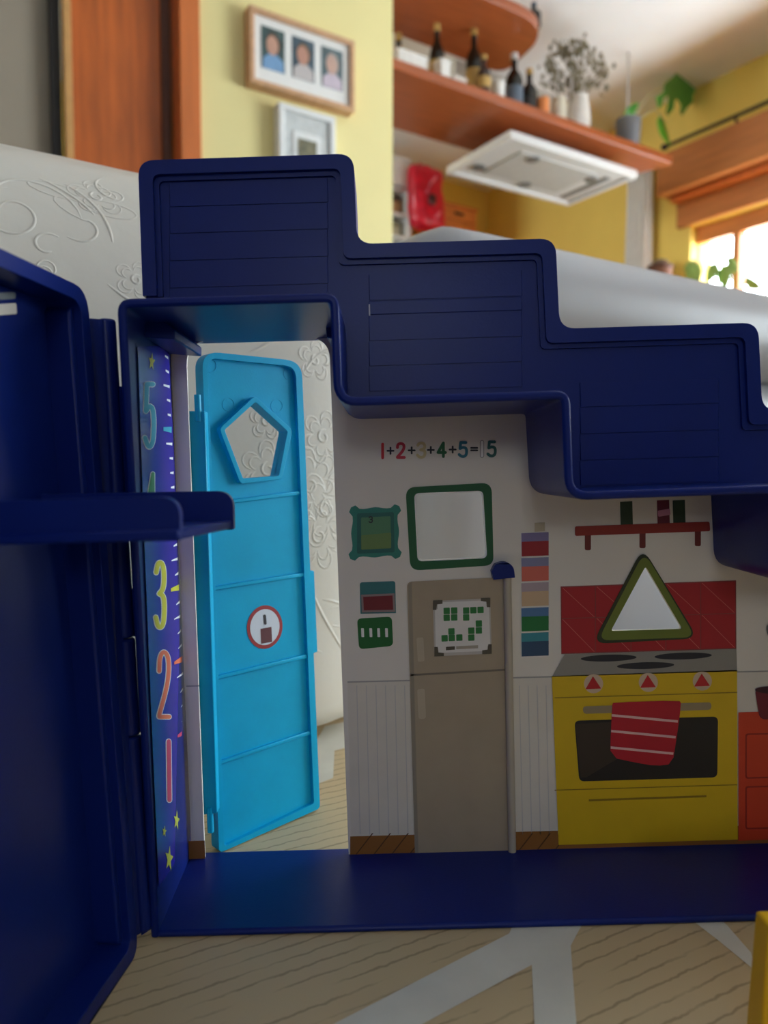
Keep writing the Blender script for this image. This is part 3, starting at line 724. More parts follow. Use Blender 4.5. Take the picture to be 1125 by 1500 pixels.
# hinge strip along the doorway's left edge
hs = [at_y(274, 602, .334), at_y(300, 602, .334), at_y(318, 1192, .334), at_y(297, 1194, .334)]
plate3('hinge_strip', [hs], Vector((0, -1, 0)), -.006, 0, teal, door, .0006)
pg0 = at_y(286, 520, .336); 
for yy in (598, 1200):
    p = at_y(290 if yy < 900 else 308, yy, .3345); v, f = tube_vf([p-HB+Vector((0, 0, .006)), p-HB-Vector((0, 0, .006))], .0015, 10); mesh('hinge_pin', v, f, teal, door, smooth=50)

# --- swung-open side wing on the left, with its hinge and shelf
wa = R(6.0); A_ = Vector((-math.sin(wa), -math.cos(wa), 0)); B_ = Vector((-math.cos(wa), math.sin(wa), 0))
hb = Vector((-.0972, .268, HB.z)); lean = -.0278
def wingp(a, b, z): return hb + A_*a + B_*b + Vector((lean*(z-HB.z), 0, z-HB.z))
def wing_plate(name, loops, b0, b1, mat, parent, bevel=0, seg=3):
    L3 = [[wingp(a, 0, z) for a, z in lp] for lp in loops]
    return plate3(name, L3, B_, b0, b1, mat, parent, bevel, seg)
zt_w = HB.z + .2455
wo = rp([(0, HB.z, .007), (0, zt_w, .009), (.30, zt_w), (.30, HB.z)], 7)
wi = rp([(.0055, HB.z+.006, .004), (.0055, zt_w-.0055, .006), (.294, zt_w-.0055), (.294, HB.z+.006)], 7)
wing = wing_plate('side_wing', [wo, wi], 0, .034, blue, house, .0018)
tag(wing, 'dark blue side wing swung open towards the viewer')
slot_light = [(.052, zt_w-.0185), (.07, zt_w-.0185), (.07, zt_w-.0215), (.052, zt_w-.0215)]
wing_plate('wing_panel', [[(.004, HB.z+.004), (.004, zt_w-.004), (.296, zt_w-.004), (.296, HB.z+.004)]], .012, .015, blue, wing)
wing_plate('wing_ledge', [[(.0045, HB.z+.005), (.0045, zt_w-.005), (.0085, zt_w-.009), (.0085, HB.z+.009)]], .003, .013, blue, wing, .0008)
# white label near the top of the wing
WPL = Plane(wingp(0, .012, HB.z), (wingp(.1, 0, HB.z)-wingp(0, 0, HB.z)).cross(wingp(0, 0, .05)-wingp(0, 0, HB.z)))
if WPL.n.x < 0: WPL.n = -WPL.n
lb = plate('label', rp([(-26, 447), (21, 444, 3), (22, 460, 3), (-26, 464)]), [], WPL, .0001, .0007, P('board_white', (232, 228, 222)), wing)
plate('label', rp([(-26, 430), (20, 428, 3), (20, 438, 3), (-26, 441)]), [], WPL, .0001, .0007, P('label_grey', (120, 130, 136)), wing)
# shelf tray
ns = [at_y(x, y, .198) for x, y in rp([(-40, 735), (263, 727, 40), (264, 792, 3), (-40, 799)], 9)]
shelf_ = plate3('shelf', [ns], Vector((0, -1, 0)), -.003, 0, blue, wing, .001, 3)
tag(shelf_, 'small dark blue tray shelf')
fs = [at_y(x, y, .247) for x, y in rp([(60, 724), (341, 719, 26), (342, 776, 3), (60, 783)], 9)]
plate3('shelf_lip', [fs], Vector((0, -1, 0)), -.003, 0, blue, shelf_, .001, 3)
pa_, pb_ = at_y(263, 791, .198), at_y(341, 775, .247)
zf = (pa_.z+pb_.z)/2; xf = min(pa_.x, pb_.x)
V = [Vector(q) - HB for q in [(pa_.x, .197, pa_.z), (pb_.x, .25, pb_.z), (-.112, .25, pb_.z), (-.112, .197, pa_.z),
     (pa_.x, .197, pa_.z+.003), (pb_.x, .25, pb_.z+.003), (-.112, .25, pb_.z+.003), (-.112, .197, pa_.z+.003)]]
mesh('shelf_floor', V, [(0, 1, 2, 3), (4, 7, 6, 5), (0, 4, 5, 1), (1, 5, 6, 2), (2, 6, 7, 3), (3, 7, 4, 0)], blue, shelf_, .0006)
# hinge column
def hx(z): return -.0978 - .0135*(z-HB.z)
segs = [(HB.z+.004, -.098), (-.0975, -.0605), (-.060, -.0095), (-.009, .0585)]
hpost = None
for a, b in segs:
    v, f = tube_vf([Vector((hx(a), .2765, a)) - HB, Vector((hx(b), .2765, b)) - HB], .0033, 16)
    o = mesh('hinge_knuckle', v, f, blue, house, .0008, 2, smooth=50)
for a, b in ((HB.z+.003, -.102), (-.060, -.042), (-.018, .034)):
    V = [Vector(q) - HB for q in [(hx(a), .2735, a), (xl+.0006, .2790, a), (xl+.0006, .2815, a), (hx(a), .2790, a), (hx(b), .2735, b), (xl+.0006, .2790, b), (xl+.0006, .2815, b), (hx(b), .2790, b)]]
    mesh('hinge_leaf', V, [(0, 3, 2, 1), (4, 5, 6, 7), (0, 1, 5, 4), (1, 2, 6, 5), (2, 3, 7, 6), (3, 0, 4, 7)], blue, house)
for a, b in ((HB.z+.004, .058),):
    V = [Vector(q) - HB for q in [(hx(a), .2735, a), (hx(a), .279, a), (wingp(0, .004, a).x, .279, a), (wingp(0, .004, a).x, .269, a), (hx(b), .2735, b), (hx(b), .279, b), (wingp(0, .004, b).x, .279, b), (wingp(0, .004, b).x, .269, b)]]
    mesh('hinge_leaf', V, [(0, 3, 2, 1), (4, 5, 6, 7), (0, 1, 5, 4), (1, 2, 6, 5), (2, 3, 7, 6), (3, 0, 4, 7)], blue, wing)

# ================================================================== yellow block in front
yb = M('yellow_plastic', (246, 190, 24), .35, .04, 60)
yroot = empty('yellow_block', RY @ Vector((.118, .214, HB.z)) + CAMV, rotH)
tag(yroot, 'yellow plastic toy block on the mat, cut off at the lower right', 'toy block')
def yl_(p): return Vector(p) - Vector((.118, .214, HB.z))
p0 = at_y(1106, 1333, .223); p1 = at_y(1094, 1520, .223)
y0_, y1_ = .2145, .223
yv = [yl_((p1.x-.0005, y0_-.001, HB.z)), yl_((.172, y0_-.001, HB.z)), yl_((.172, y1_, HB.z)), yl_((p1.x-.0005, y1_, HB.z)),
      yl_((p0.x, y0_, p0.z)), yl_((.170, y0_, p0.z)), yl_((.170, y1_, p0.z)), yl_((p0.x, y1_, p0.z))]
mesh('block_body', yv, [(3, 2, 1, 0), (4, 5, 6, 7), (0, 1, 5, 4), (1, 2, 6, 5), (2, 3, 7, 6), (3, 0, 4, 7)], yb, yroot, .0010, 3)
ip = .0035
yv2 = [yl_((p1.x+ip, y0_-.0018, HB.z+.004)), yl_((.168, y0_-.0018, HB.z+.004)), yl_((.166, y0_-.0008, p0.z-ip)), yl_((p0.x+ip, y0_-.0008, p0.z-ip))]
mesh('face_panel', yv2 + [q + Vector((0, .002, 0)) for q in yv2], [(0, 1, 2, 3), (7, 6, 5, 4), (0, 4, 5, 1), (1, 5, 6, 2), (2, 6, 7, 3), (3, 7, 4, 0)], M('amber_plastic', (240, 158, 20), .35, .04, 60), yroot, .0005)

# ================================================================== sofa
sofa = rroot('sofa', 1.0, .9, 0, 'cream leatherette sofa with embossed scrolls behind the toy house', 'sofa')
def cushion(name, u0, u1, v0, v1, z0, z1, r, mat, wr=.008, n=22, lean=0, parent=sofa, fn2=None):
    c = Vector(((u0+u1)/2, (v0+v1)/2, (z0+z1)/2)); h = ((u1-u0)/2, (v1-v0)/2, (z1-z0)/2); base = Vector(parent['base'])
    def fn(p):
        q = p + c
        w = noise.noise(Vector((q.x*3.1, q.y*3.7, q.z*4.3)))*wr + noise.noise(Vector((q.x*9, q.y*7, q.z*9+4)))*wr*.35
        d = p.normalized() if p.length > 0 else Vector((0, 0, 1))
        p = p + d*w
        p.y += lean*(p.z+h[2])
        if fn2: p = fn2(p, h)
        return p + c - base
    V, Fc = rbox_vf(h, r, n, fn); return mesh(name, V, Fc, mat, parent, smooth=180)
arm = cushion('chaise_cushion', -.75, .325, .425, 1.30, -.06, .408, .13, sofa_m, .012, 40, fn2=lambda p, h: Vector((p.x, p.y, max(p.z, .036-.174))))
cushion('seat_base', .34, 2.45, .48, 1.25, -.03, .315, .05, sofa_plain, .006, 30, fn2=lambda p, h: Vector((p.x, p.y, max(p.z, .032-.1425))))
cushion('seat_cushion', .325, 2.45, .455, 1.25, .305, .405, .048, sofa_plain, .006, 34)
cushion('sofa_back', -.7, 2.5, 1.22, 1.44, .08, .60, .08, sofa_plain, .008, 26)
cushion('arm_rest', 2.40, 2.66, .48, 1.40, .08, .60, .11, sofa_plain, .008, 20)
rbx('plinth', -.55, 2.5, .62, 1.36, .05, .12, M('plinth_dark', (40, 36, 32), .7), sofa, .004)
for a, b in ((-.5, .70), (2.4, .70), (-.5, 1.30), (2.4, 1.30)):
    lathe('foot', [(.025, 0), (.03, .01), (.026, .055)], M('plinth_dark', (40, 36, 32), .7), sofa, 14, rl(sofa, (a, b, 0)))
# embossed scrolls, flowers and stems standing proud of the chaise cushion
bmv = [sofa.matrix_basis @ v.co for v in arm.data.vertices]
tree = BVHTree.FromPolygons(bmv, [tuple(p.vertices) for p in arm.data.polygons])
EV, EF = [], []
inv = sofa.matrix_basis.inverted()
def emboss(pts_w, rad=.0013):
    P_, N_ = [], []
    for p in pts_w:
        loc, nr, idx, d = tree.find_nearest(p)
        if loc is None or d > .05: return
        if nr.dot(loc - Vector((0, .95, .25))) < 0: nr = -nr
        P_.append(loc - nr*rad*.35); N_.append(nr)
    k = len(P_)
    rr = [rad*.8*min(1, .35+3.0*min(i, k-1-i)/k) for i in range(k)]
    v, f = tube_vf([inv @ p for p in P_], rr, 6, .75, [inv.to_3x3() @ q for q in N_])
    n = len(EV); EV.extend(v); EF.extend([tuple(i+n for i in q) for q in f])
def frame_at(p, nr):
    up = Vector((0, 0, 1)); s = up.cross(nr).normalized(); return s, nr.cross(s).normalized()
def spiral(p, nr, r, turns, a0, flip=1):
    s, t = frame_at(p, nr); pts = []
    for i in range(int(26*turns)):
        th = i/26*2*math.pi; q = r*(1-(i/(26*turns))*.82)
        pts.append(p + s*math.cos(a0+flip*th)*q + t*math.sin(a0+flip*th)*q)
    emboss(pts, .0016)
def flower(p, nr, r, petals, a0):
    s, t = frame_at(p, nr)
    for j in range(petals):
        c0 = a0 + j*2*math.pi/petals
        for rr in (1.0, .62):
            pts = []
            for i in range(13):
                th = -math.pi*.5 + math.pi*i/12; rad = r*(.28 + .72*rr*math.cos(th)); ang = c0 + math.sin(th)*.62*math.pi/petals*1.5
                pts.append(p + s*math.cos(ang)*rad + t*math.sin(ang)*rad)
            emboss(pts, .0011)
    spiral(p, nr, r*.3, 1.4, a0)
def stem(p, nr, L_, a0, curl):
    s, t = frame_at(p, nr); pts = []; q = Vector((0, 0)); a = a0
    for i in range(22):
        pts.append(p + s*q.x + t*q.y); q = q + Vector((math.cos(a), math.sin(a)))*L_/22; a += curl/22
    emboss(pts, .0018)
    for k in (7, 14):
        b = pts[k]; aa = a0 + curl*k/22
        for sg in (1,):
            lf = []
            for i in range(15):
                th = i/14*2*math.pi; x = (1-math.cos(th))*.5; y = math.sin(th)*.22
                lf.append(b + s*(math.cos(aa+.8)*x - math.sin(aa+.8)*y)*.030 + t*(math.sin(aa+.8)*x + math.cos(aa+.8)*y)*.030)
            emboss(lf, .0011)
def motif(px, py, kind, *a):
    d = ray_w(px, py).normalized(); loc, nr, i, ds = tree.ray_cast(CAMV, d)
    if loc is None: return
    if nr.dot(d) > 0: nr = -nr
    kind(loc, nr, *a)
motif(18, 312, spiral, .020, 1.6, .6, 1); motif(30, 300, spiral, .034, .7, -.6, 1)
motif(55, 372, spiral, .022, .55, 2.4, 1); motif(70, 360, spiral, .010, 1.0, 0, 1)
motif(142, 288, flower, .016, 5, .4); motif(178, 285, spiral, .020, .5, 1.8, 1)
motif(42, 255, stem, .05, -.4, -.8); motif(120, 330, spiral, .014, .8, 3.4, 1)
motif(140, 400, stem, .07, -.8, .9); motif(60, 415, flower, .014, 5, 0); motif(200, 410, flower, .012, 5, 0)
motif(474, 640, flower, .017, 6, .3); motif(455, 710, flower, .024, 7, .8); motif(480, 745, flower, .026, 6, .1); motif(468, 785, flower, .022, 7, .5)
motif(450, 845, stem, .09, -1.2, .5); motif(462, 878, stem, .06, -.1, -1.0); motif(440, 560, stem, .06, 1.2, -1.6); motif(462, 528, flower, .013, 5, .2)
motif(390, 618, flower, .011, 5, .2); motif(393, 688, flower, .018, 6, .6); motif(622, 790, flower, .020, 6, .3); motif(612, 812, flower, .014, 5, .3); motif(620, 760, stem, .05, -1.3, .7)
motif(440, 900, spiral, .016, 1.3, .4, 1); motif(480, 960, stem, .06, 2.6, .8); motif(350, 520, stem, .07, .3, 1.0)
rr_ = random.Random(7)
for k in range(26):      # the pattern goes on over the part hidden by the toy
    u = rr_.uniform(-.7, .3); z = rr_.uniform(.1, .42); w = uv2w(u, .44, z)
    loc, nr, i, ds = tree.find_nearest(w)
    if nr.dot(Vector((SU, -CU, .2))) < 0: nr = -nr
    (flower if k % 3 == 0 else spiral if k % 3 == 1 else stem)(loc, nr, *((.016, 6, rr_.random()) if k % 3 == 0 else (.018, 1.3, rr_.random()*6, 1) if k % 3 == 1 else (.07, rr_.random()*6, 1.2)))
mesh('embossed_scrolls', EV, EF, sofa_m, arm, smooth=180)['kind'] = 'stuff'

# ================================================================== pictures on the partition wall
def wall_piece(name, root, pxs, v0, v1, mat, bevel=0, parent=None):
    """upright piece facing the room, corners measured on the wall, straightened to a rectangle"""
    ps = [at_v(x, y, v0) for x, y in pxs]
    u0 = sum(p.x for p in ps if p.x <= sorted(q.x for q in ps)[1]+1e-9)/2; u1 = sum(sorted(p.x for p in ps)[2:])/2
    zz = sorted(p.z for p in ps); z0, z1 = (zz[0]+zz[1])/2, (zz[2]+zz[3])/2
    b = root['base']; return box(name, u0-b[0], u1-b[0], v0-b[1], v1-b[1], z0-b[2], z1-b[2], mat, parent or root, bevel), (u0, u1, z0, z1)
oak = wood('pale_oak', (206, 160, 120), .5, (30, 3, 30), .1, 2)
mount = M('picture_mount', (236, 234, 230), .7, .02)
vf0 = V_PART - .048
pA = [at_v(x, y, vf0) for x, y in ((366, 8), (521, 58), (519, 160), (366, 124))]
u0, u1 = (pA[0].x+pA[3].x)/2, (pA[1].x+pA[2].x)/2; z1 = (pA[0].z+pA[1].z)/2; z0 = (pA[2].z+pA[3].z)/2
fr1 = rroot('picture_frame', (u0+u1)/2, V_PART, z0, 'long pale wooden frame holding three portrait photos on yellow wall', 'picture')
fw = .017
for a in ((u0, u1, z0, z0+fw), (u0, u1, z1-fw, z1), (u0, u0+fw, z0+fw, z1-fw), (u1-fw, u1, z0+fw, z1-fw)):
    rbx('frame_rail', a[0], a[1], vf0, V_PART-.001, a[2], a[3], oak, fr1, .002)
rbx('mount', u0+fw, u1-fw, vf0+.012, vf0+.016, z0+fw, z1-fw, mount, fr1)
pw = (u1-u0-2*fw)
ph_cols = [((62, 84, 84), (196, 150, 128), (120, 160, 200), (90, 66, 48)), ((66, 84, 96), (190, 140, 120), (196, 188, 186), (120, 92, 64)), ((90, 108, 112), (200, 164, 148), (206, 190, 202), (176, 160, 150))]
def disc_v(name, cu, cz, ru, rz, v, mat, root, parent):
    b = root['base']; n = 24; V = [(cu-b[0]+ru*math.cos(2*math.pi*k/n), v-b[1], cz-b[2]+rz*math.sin(2*math.pi*k/n)) for k in range(n)]
    V += [(x, y+.001, z) for x, y, z in V]
    return mesh(name, V, [tuple(range(n)), tuple(range(n, 2*n))]+[(k, (k+1) % n, (k+1) % n+n, k+n) for k in range(n)], mat, parent, smooth=0)
for i, (cb, cs, cc, ch) in enumerate(ph_cols):
    a = u0+fw+pw*(.075+.31*i); b_ = a+pw*.235; za, zb_ = z0+fw+.045, z1-fw-.028
    ph = rbx('photo', a, b_, vf0+.0105, vf0+.012, za, zb_, M('photo_back%d' % i, cb, .4, .35, 30), fr1)
    w = b_-a; h = zb_-za; mid = (a+b_)/2
    b3 = fr1['base']
    pb3 = [(a+.004, za), (b_-.004, za), (b_-.006, za+h*.26), (mid+w*.12, za+h*.40), (mid-w*.12, za+h*.40), (a+.006, za+h*.24)]
    V = [(x-b3[0], vf0+.0098-b3[1], z-b3[2]) for x, z in pb3] + [(x-b3[0], vf0+.0106-b3[1], z-b3[2]) for x, z in pb3]
    mesh('photo_clothing', V, [tuple(range(6)), tuple(range(6, 12))]+[(k, (k+1) % 6, (k+1) % 6+6, k+6) for k in range(6)], M('photo_cloth%d' % i, cc, .4), ph, smooth=0)
    disc_v('photo_hair', mid, za+h*.62, w*.30, h*.26, vf0+.0093, M('photo_hair%d' % i, ch, .4), fr1, ph)
    disc_v('photo_head', mid-.003, za+h*.58, w*.25, h*.23, vf0+.0088, M('photo_skin%d' % i, cs, .4), fr1, ph)
pB = [at_v(x, y, vf0) for x, y in ((409, 152), (492, 168), (492, 268), (409, 262))]
u0, u1 = (pB[0].x+pB[3].x)/2, (pB[1].x+pB[2].x)/2; z1 = (pB[0].z+pB[1].z)/2; z0 = z1-.30
fr2_ = rroot('picture_frame', (u0+u1)/2, V_PART, z0, 'white frame with a small dark photo below the long wooden frame', 'picture')
whf = M('white_frame', (232, 232, 230), .5); fw = .020
for a in ((u0, u1, z0, z0+fw), (u0, u1, z1-fw, z1), (u0, u0+fw, z0+fw, z1-fw), (u1-fw, u1, z0+fw, z1-fw)):
    rbx('frame_rail', a[0], a[1], vf0, V_PART-.001, a[2], a[3], whf, fr2_, .003)
rbx('mount', u0+fw, u1-fw, vf0+.010, vf0+.014, z0+fw, z1-fw, M('lace_mount', (206, 208, 206), .8, .12, 90, .3, 120), fr2_)
um = (u0+u1)/2
rbx('inner_mount', um-.052, um+.052, vf0+.006, vf0+.010, z0+.05, z1-.075, whf, fr2_, .002)
rbx('photo', um-.034, um+.034, vf0+.004, vf0+.006, z0+.07, z1-.098, M('photo_olive', (112, 108, 84), .5, .4, 40), fr2_)

# ================================================================== suspended kitchen shelves
VS0, VS1 = 2.63, 3.08
zs0 = at_v(580, 101, VS0).z; zs1 = at_v(580, 85, VS0).z
uS0 = uR - .5; uS1 = at_v(988, 240, VS0).x
def shelf_board(name, outline, z0, z1, label):
    cu = sum(p[0] for p in outline)/len(outline); cv = sum(p[1] for p in outline)/len(outline)
    root = rroot(name, cu, cv, z0, label, 'shelf', 'shelves over the kitchen counter')
    k = len(outline); V = [(a-cu, b-cv, 0) for a, b in outline] + [(a-cu, b-cv, z1-z0) for a, b in outline]
    mesh('board', V, [tuple(range(k)), tuple(range(k, 2*k))]+[(i, (i+1) % k, (i+1) % k+k, i+k) for i in range(k)], shelf_w, root, .004)
    return root
low = shelf_board('kitchen_shelf', [(uS0, VS0), (uS1-.02, VS0), (uS1, VS0+.02), (uS1-.16, VS1), (uS0, VS1)], zs0, zs1, 'long lower brown shelf over the kitchen counter with bottles on it')
pc = at_v(919, 165, VS0+.16); tube('suspension_rod', [rl(low, (pc.x, VS0+.16, zs1)), rl(low, (pc.x, VS0+.16, Z_CEIL))], .006, M('steel_rod', (190, 190, 190), .4), low)
tube('suspension_rod', [rl(low, (uS0+.2, VS0+.16, zs1)), rl(low, (uS0+.2, VS0+.16, Z_CEIL))], .006, M('steel_rod', (190, 190, 190), .4), low)
VT0 = 2.55
zt0 = at_v(760, 20, VT0).z; uT1 = at_v(822, 58, VT0).x
ot = rp([(uS0, VT0), (uT1-.05, VT0, .22), (uT1+.02, VT0+.42, .1), (uS0, VT0+.42)], 9)
upp = shelf_board('kitchen_shelf', ot, zt0, zt0+.045, 'upper brown shelf with a rounded corner near the ceiling')
for a in (uS0+.3, uT1-.25): tube('suspension_rod', [rl(upp, (a, VT0+.2, zt0+.04)), rl(upp, (a, VT0+.2, Z_CEIL))], .006, M('steel_rod', (190, 190, 190), .4), upp)
# extractor hood
ZH = 1.75
hc = [at_z(x, y, ZH) for x, y in ((639, 258), (756, 204), (940, 263), (834, 297))]
hu0 = (hc[0].x+hc[1].x)/2; hu1 = (hc[2].x+hc[3].x)/2; hv0 = (hc[1].y+hc[2].y)/2; hv1 = (hc[0].y+hc[3].y)/2
hood = rroot('extractor_hood', (hu0+hu1)/2, (hv0+hv1)/2, ZH, 'pale grey flat extractor hood hanging under the brown shelf', 'hood')
hm = M('hood_enamel', (214, 212, 210), .35, .03); hd = M('hood_dark', (110, 108, 106), .4)
rbx('canopy', hu0, hu1, hv0, hv1, ZH+.012, ZH+.04, hm, hood, .006)
for a in ((hu0, hu1, hv0, hv0+.03), (hu0, hu1, hv1-.03, hv1), (hu0, hu0+.03, hv0+.03, hv1-.03), (hu1-.03, hu1, hv0+.03, hv1-.03)):
    rbx('canopy_edge', a[0], a[1], a[2], a[3], ZH, ZH+.014, hm, hood, .003)
for a, b in ((.30, .27), (.12, .72), (.52, .80), (.80, .32)):
    lathe('lamp', [(.032, 0), (.036, .004), (.036, .012), (.001, .012)], hd, hood, 18, rl(hood, (hu0+(hu1-hu0)*a, hv0+(hv1-hv0)*b, ZH+.001)))
rbx('grille_slot', hu1-.13, hu1-.09, hv0+.1, hv1-.06, ZH+.008, ZH+.013, hd, hood)
rbx('filter_plate', hu0+.16, hu1-.2, hv0+.1, hv1-.1, ZH+.006, ZH+.013, M('filter_grey', (186, 184, 180), .4), hood, .002)
rbx('motor_box', hu0+.22, hu1-.32, hv0+.12, hv1-.12, ZH+.04, zs0-.001, M('hood_dark2', (60, 52, 48), .5), hood, .004)
ud = at_v(858, 30, VS1+.25).x
structure(rbx('trim_4', ud-1.0, ud, VS1+.25, VS1+.45, zs1+.3, Z_CEIL, M('duct_paint', (196, 190, 180), .8)))

# --- things standing on the lower shelf
ZS = zs1
def on_shelf(px, py, dv=.12):
    p = at_v(px, py, VS0+dv); return p.x, VS0+dv, ZS
gdark = M('dark_glass', (22, 26, 20), .12, .05); gold = M('label_gold', (186, 150, 84), .5); cream = M('label_cream', (222, 214, 196), .6)
def bottle(px, py, h, r, label, glass, lab_c, dv=.12, cap=None):
    u, v, z = on_shelf(px, py, dv); o = rroot('bottle', u, v, z, label, 'bottle', 'bottles on the lower kitchen shelf')
    lathe('body', [(r*.9, 0), (r, .008), (r, h*.55), (r*.8, h*.64), (r*.36, h*.74), (r*.33, h*.95), (r*.38, h*.96), (r*.38, h)], glass, o, 20)
    lathe('bottle_label', [(r*1.02, h*.14), (r*1.02, h*.42)], lab_c, o, 20)
    lathe('bottle_cap', [(r*.42, h*.90), (r*.42, h*1.01), (r*.3, h*1.015)], cap or gold, o, 16)
    return o
bottle(584, 70, .30, .036, 'dark bottle half hidden by the yellow wall edge', gdark, cream, .30)
bottle(640, 92, .28, .034, 'dark bottle with gold label between white boxes', gdark, gold)
bottle(694, 112, .33, .038, 'tallest dark bottle in the middle of the shelf', gdark, gold)
bottle(709, 120, .17, .030, 'short bottle with golden label in front of tallest bottle', M('brown_glass', (60, 48, 44), .2), gold, .04)
bottle(753, 132, .27, .042, 'black bottle with silver cap right of the white can', gdark, M('label_slate', (96, 108, 122), .5), .10, M('silver', (206, 206, 204), .3))
bottle(775, 138, .24, .040, 'black bottle beside the orange candle', gdark, M('label_black', (44, 42, 40), .5), .12)
def shelf_box(px0, px1, py, h, d, name, label, mat, dv=.06, lid=None):
    a = at_v(px0, py, VS0+dv).x; b = at_v(px1, py, VS0+dv).x
    o = rroot(name, (a+b)/2, VS0+dv+d/2, ZS, label, name.split('_')[-1])
    rbx('carton', a, b, VS0+dv, VS0+dv+d, ZS, ZS+h, mat, o, .004)
    rbx('lid', a-.002, b+.002, VS0+dv-.002, VS0+dv+d+.002, ZS+h*.82, ZS+h+.003, lid or mat, o, .003); return o
wbox = M('white_carton', (226, 224, 220), .6)
shelf_box(583, 626, 92, .085, .14, 'white_box', 'white flat box at the left end of the shelf', wbox)
o = shelf_box(646, 660, 100, .10, .08, 'white_box', 'small white carton right of gold-labelled bottle', wbox, .05)
shelf_box(664, 684, 108, .055, .10, 'white_box', 'low white box left of the tallest bottle', M('offwhite_carton', (214, 206, 196), .6))
u, v, z = on_shelf(730, 128, .05); o = rroot('white_can', u, v, z, 'small white can between dark bottles on the shelf', 'can')
lathe('can_body', [(.026, 0), (.028, .004), (.028, .072)], wbox, o, 20); lathe('can_lid', [(.029, .07), (.029, .082), (.022, .086)], wbox, o, 20)
u, v, z = on_shelf(795, 150, .08); o = rroot('orange_candle', u, v, z, 'orange candle beside the vase on the shelf', 'candle')
lathe('wax', [(.030, 0), (.032, .004), (.031, .10), (.02, .104)], M('orange_wax', (226, 138, 76), .5), o, 18); tube('wick', [(0, 0, .10), (0, 0, .118)], .002, M('wick', (40, 36, 32), .8), o)
u, v, z = on_shelf(818, 160, .10); o = rroot('white_jar', u, v, z, 'cream jar left of the white vase', 'jar')
lathe('jar_body', [(.03, 0), (.038, .01), (.038, .11), (.03, .125)], M('cream_ceramic', (214, 206, 186), .4), o, 20); lathe('jar_lid', [(.034, .124), (.034, .138), (.01, .15)], M('cream_ceramic', (214, 206, 186), .4), o, 20)
u, v, z = on_shelf(848, 172, .12); vase = rroot('white_vase', u, v, z, 'white vase holding dried flowers on the shelf', 'vase')
lathe('vase_body', [(.04, 0), (.052, .01), (.058, .09), (.048, .17), (.040, .19), (.044, .20)], M('white_ceramic', (224, 220, 214), .35), vase, 24)
lathe('vase_lip', [(.046, .196), (.047, .204), (.040, .206)], M('white_ceramic', (224, 220, 214), .35), vase, 24)
dry = rroot('dried_bouquet', u, v, z+.20, 'bouquet of dried grey-green flowers in the white vase', 'flowers')
rd = random.Random(11); SV, SF, BV, BF = [], [], [], []
for k in range(46):
    a = rd.uniform(0, 6.28); sp = rd.uniform(.02, .19); h = rd.uniform(.08, .27) - sp*.25
    e = Vector((math.cos(a)*sp - .02, math.sin(a)*sp*.7, h)); pts = [Vector((math.cos(a)*.01, math.sin(a)*.01, -.12)), e*.45+Vector((0, 0, h*.1)), e]
    vv, ff = tube_vf(pts, .0016, 4); n = len(SV); SV += vv; SF += [tuple(i+n for i in q) for q in ff]
    for j in range(rd.randint(3, 7)):
        c = e + Vector((rd.uniform(-.03, .03), rd.uniform(-.03, .03), rd.uniform(-.05, .02))); s = rd.uniform(.006, .016)
        n = len(BV); BV += [c+Vector(q)*s for q in ((1, 0, 0), (-1, 0, 0), (0, 1, 0), (0, -1, 0), (0, 0, 1.2), (0, 0, -1.2))]
        BF += [tuple(i+n for i in q) for q in ((0, 2, 4), (2, 1, 4), (1, 3, 4), (3, 0, 4), (2, 0, 5), (1, 2, 5), (3, 1, 5), (0, 3, 5))]
mesh('stems', SV, SF, M('dry_stem', (120, 108, 80), .8), dry, smooth=60)
bo_ = mesh('blossoms', BV, BF, M('dry_blossom', (132, 124, 100), .9, .45, 30), dry, smooth=60); bo_['kind'] = 'stuff'
leafg = M('monstera_green', (86, 160, 72), .4, .2, 12)
def leaf(name, root, base_l, tip_l, width, notch=0, side=Vector((1, 0, 0)), mat=leafg, droop=.15, petiole=None):
    a, b = Vector(base_l), Vector(tip_l); t = (b-a); L_ = t.length; t.normalize(); s = (side - t*side.dot(t)).normalized(); nr = s.cross(t)
    ns_ = 15; V, Fc = [], []
    for i in range(ns_+1):
        f_ = i/ns_; w = width*(math.sin(math.pi*min(1, f_**.75))**.7)*(1-.25*f_)
        ww = w
        if notch and 2 < i < ns_-1 and i % 3 == 0: ww = w*(1-notch)
        c = a + t*(f_*L_) - nr*(droop*L_*f_*f_)
        ext = -.16*L_*(1-f_) if i < 4 else 0
        for sg, q in ((-1, ww), (0, 0), (1, ww)): V.append(c + s*sg*q + nr*abs(q)*.18 + (t*ext if sg else Vector()))
    for i in range(ns_): Fc += [(3*i, 3*i+1, 3*i+4, 3*i+3), (3*i+1, 3*i+2, 3*i+5, 3*i+4)]
    return mesh(name, V, Fc, mat, root, smooth=60, solid=.0015)
u, v, z = on_shelf(920, 190, .08)
pot = rroot('potted_monstera', u, v, z, 'monstera in a small grey pot at the right end of the shelf', 'plant')
lathe('pot', [(.050, 0), (.058, .01), (.066, .15), (.060, .15), (.055, .13)], M('grey_pot', (112, 114, 118), .5), pot, 22)
def lp(px, py, dv): p = at_v(px, py, VS0+.16+dv); return rl(pot, p)
hL = [lp(972, 128, .06), lp(998, 134, .05)]
c0 = lp(994, 112, .04)
tube('petiole', [Vector((0, 0, .13)), lp(950, 140, .03), c0], .004, M('petiole_pale', (196, 196, 160), .6), pot)
tube('petiole', [Vector((0, 0, .13)), lp(960, 160, .05), lp(975, 180, .05)], .003, M('petiole_pale', (196, 196, 160), .6), pot)
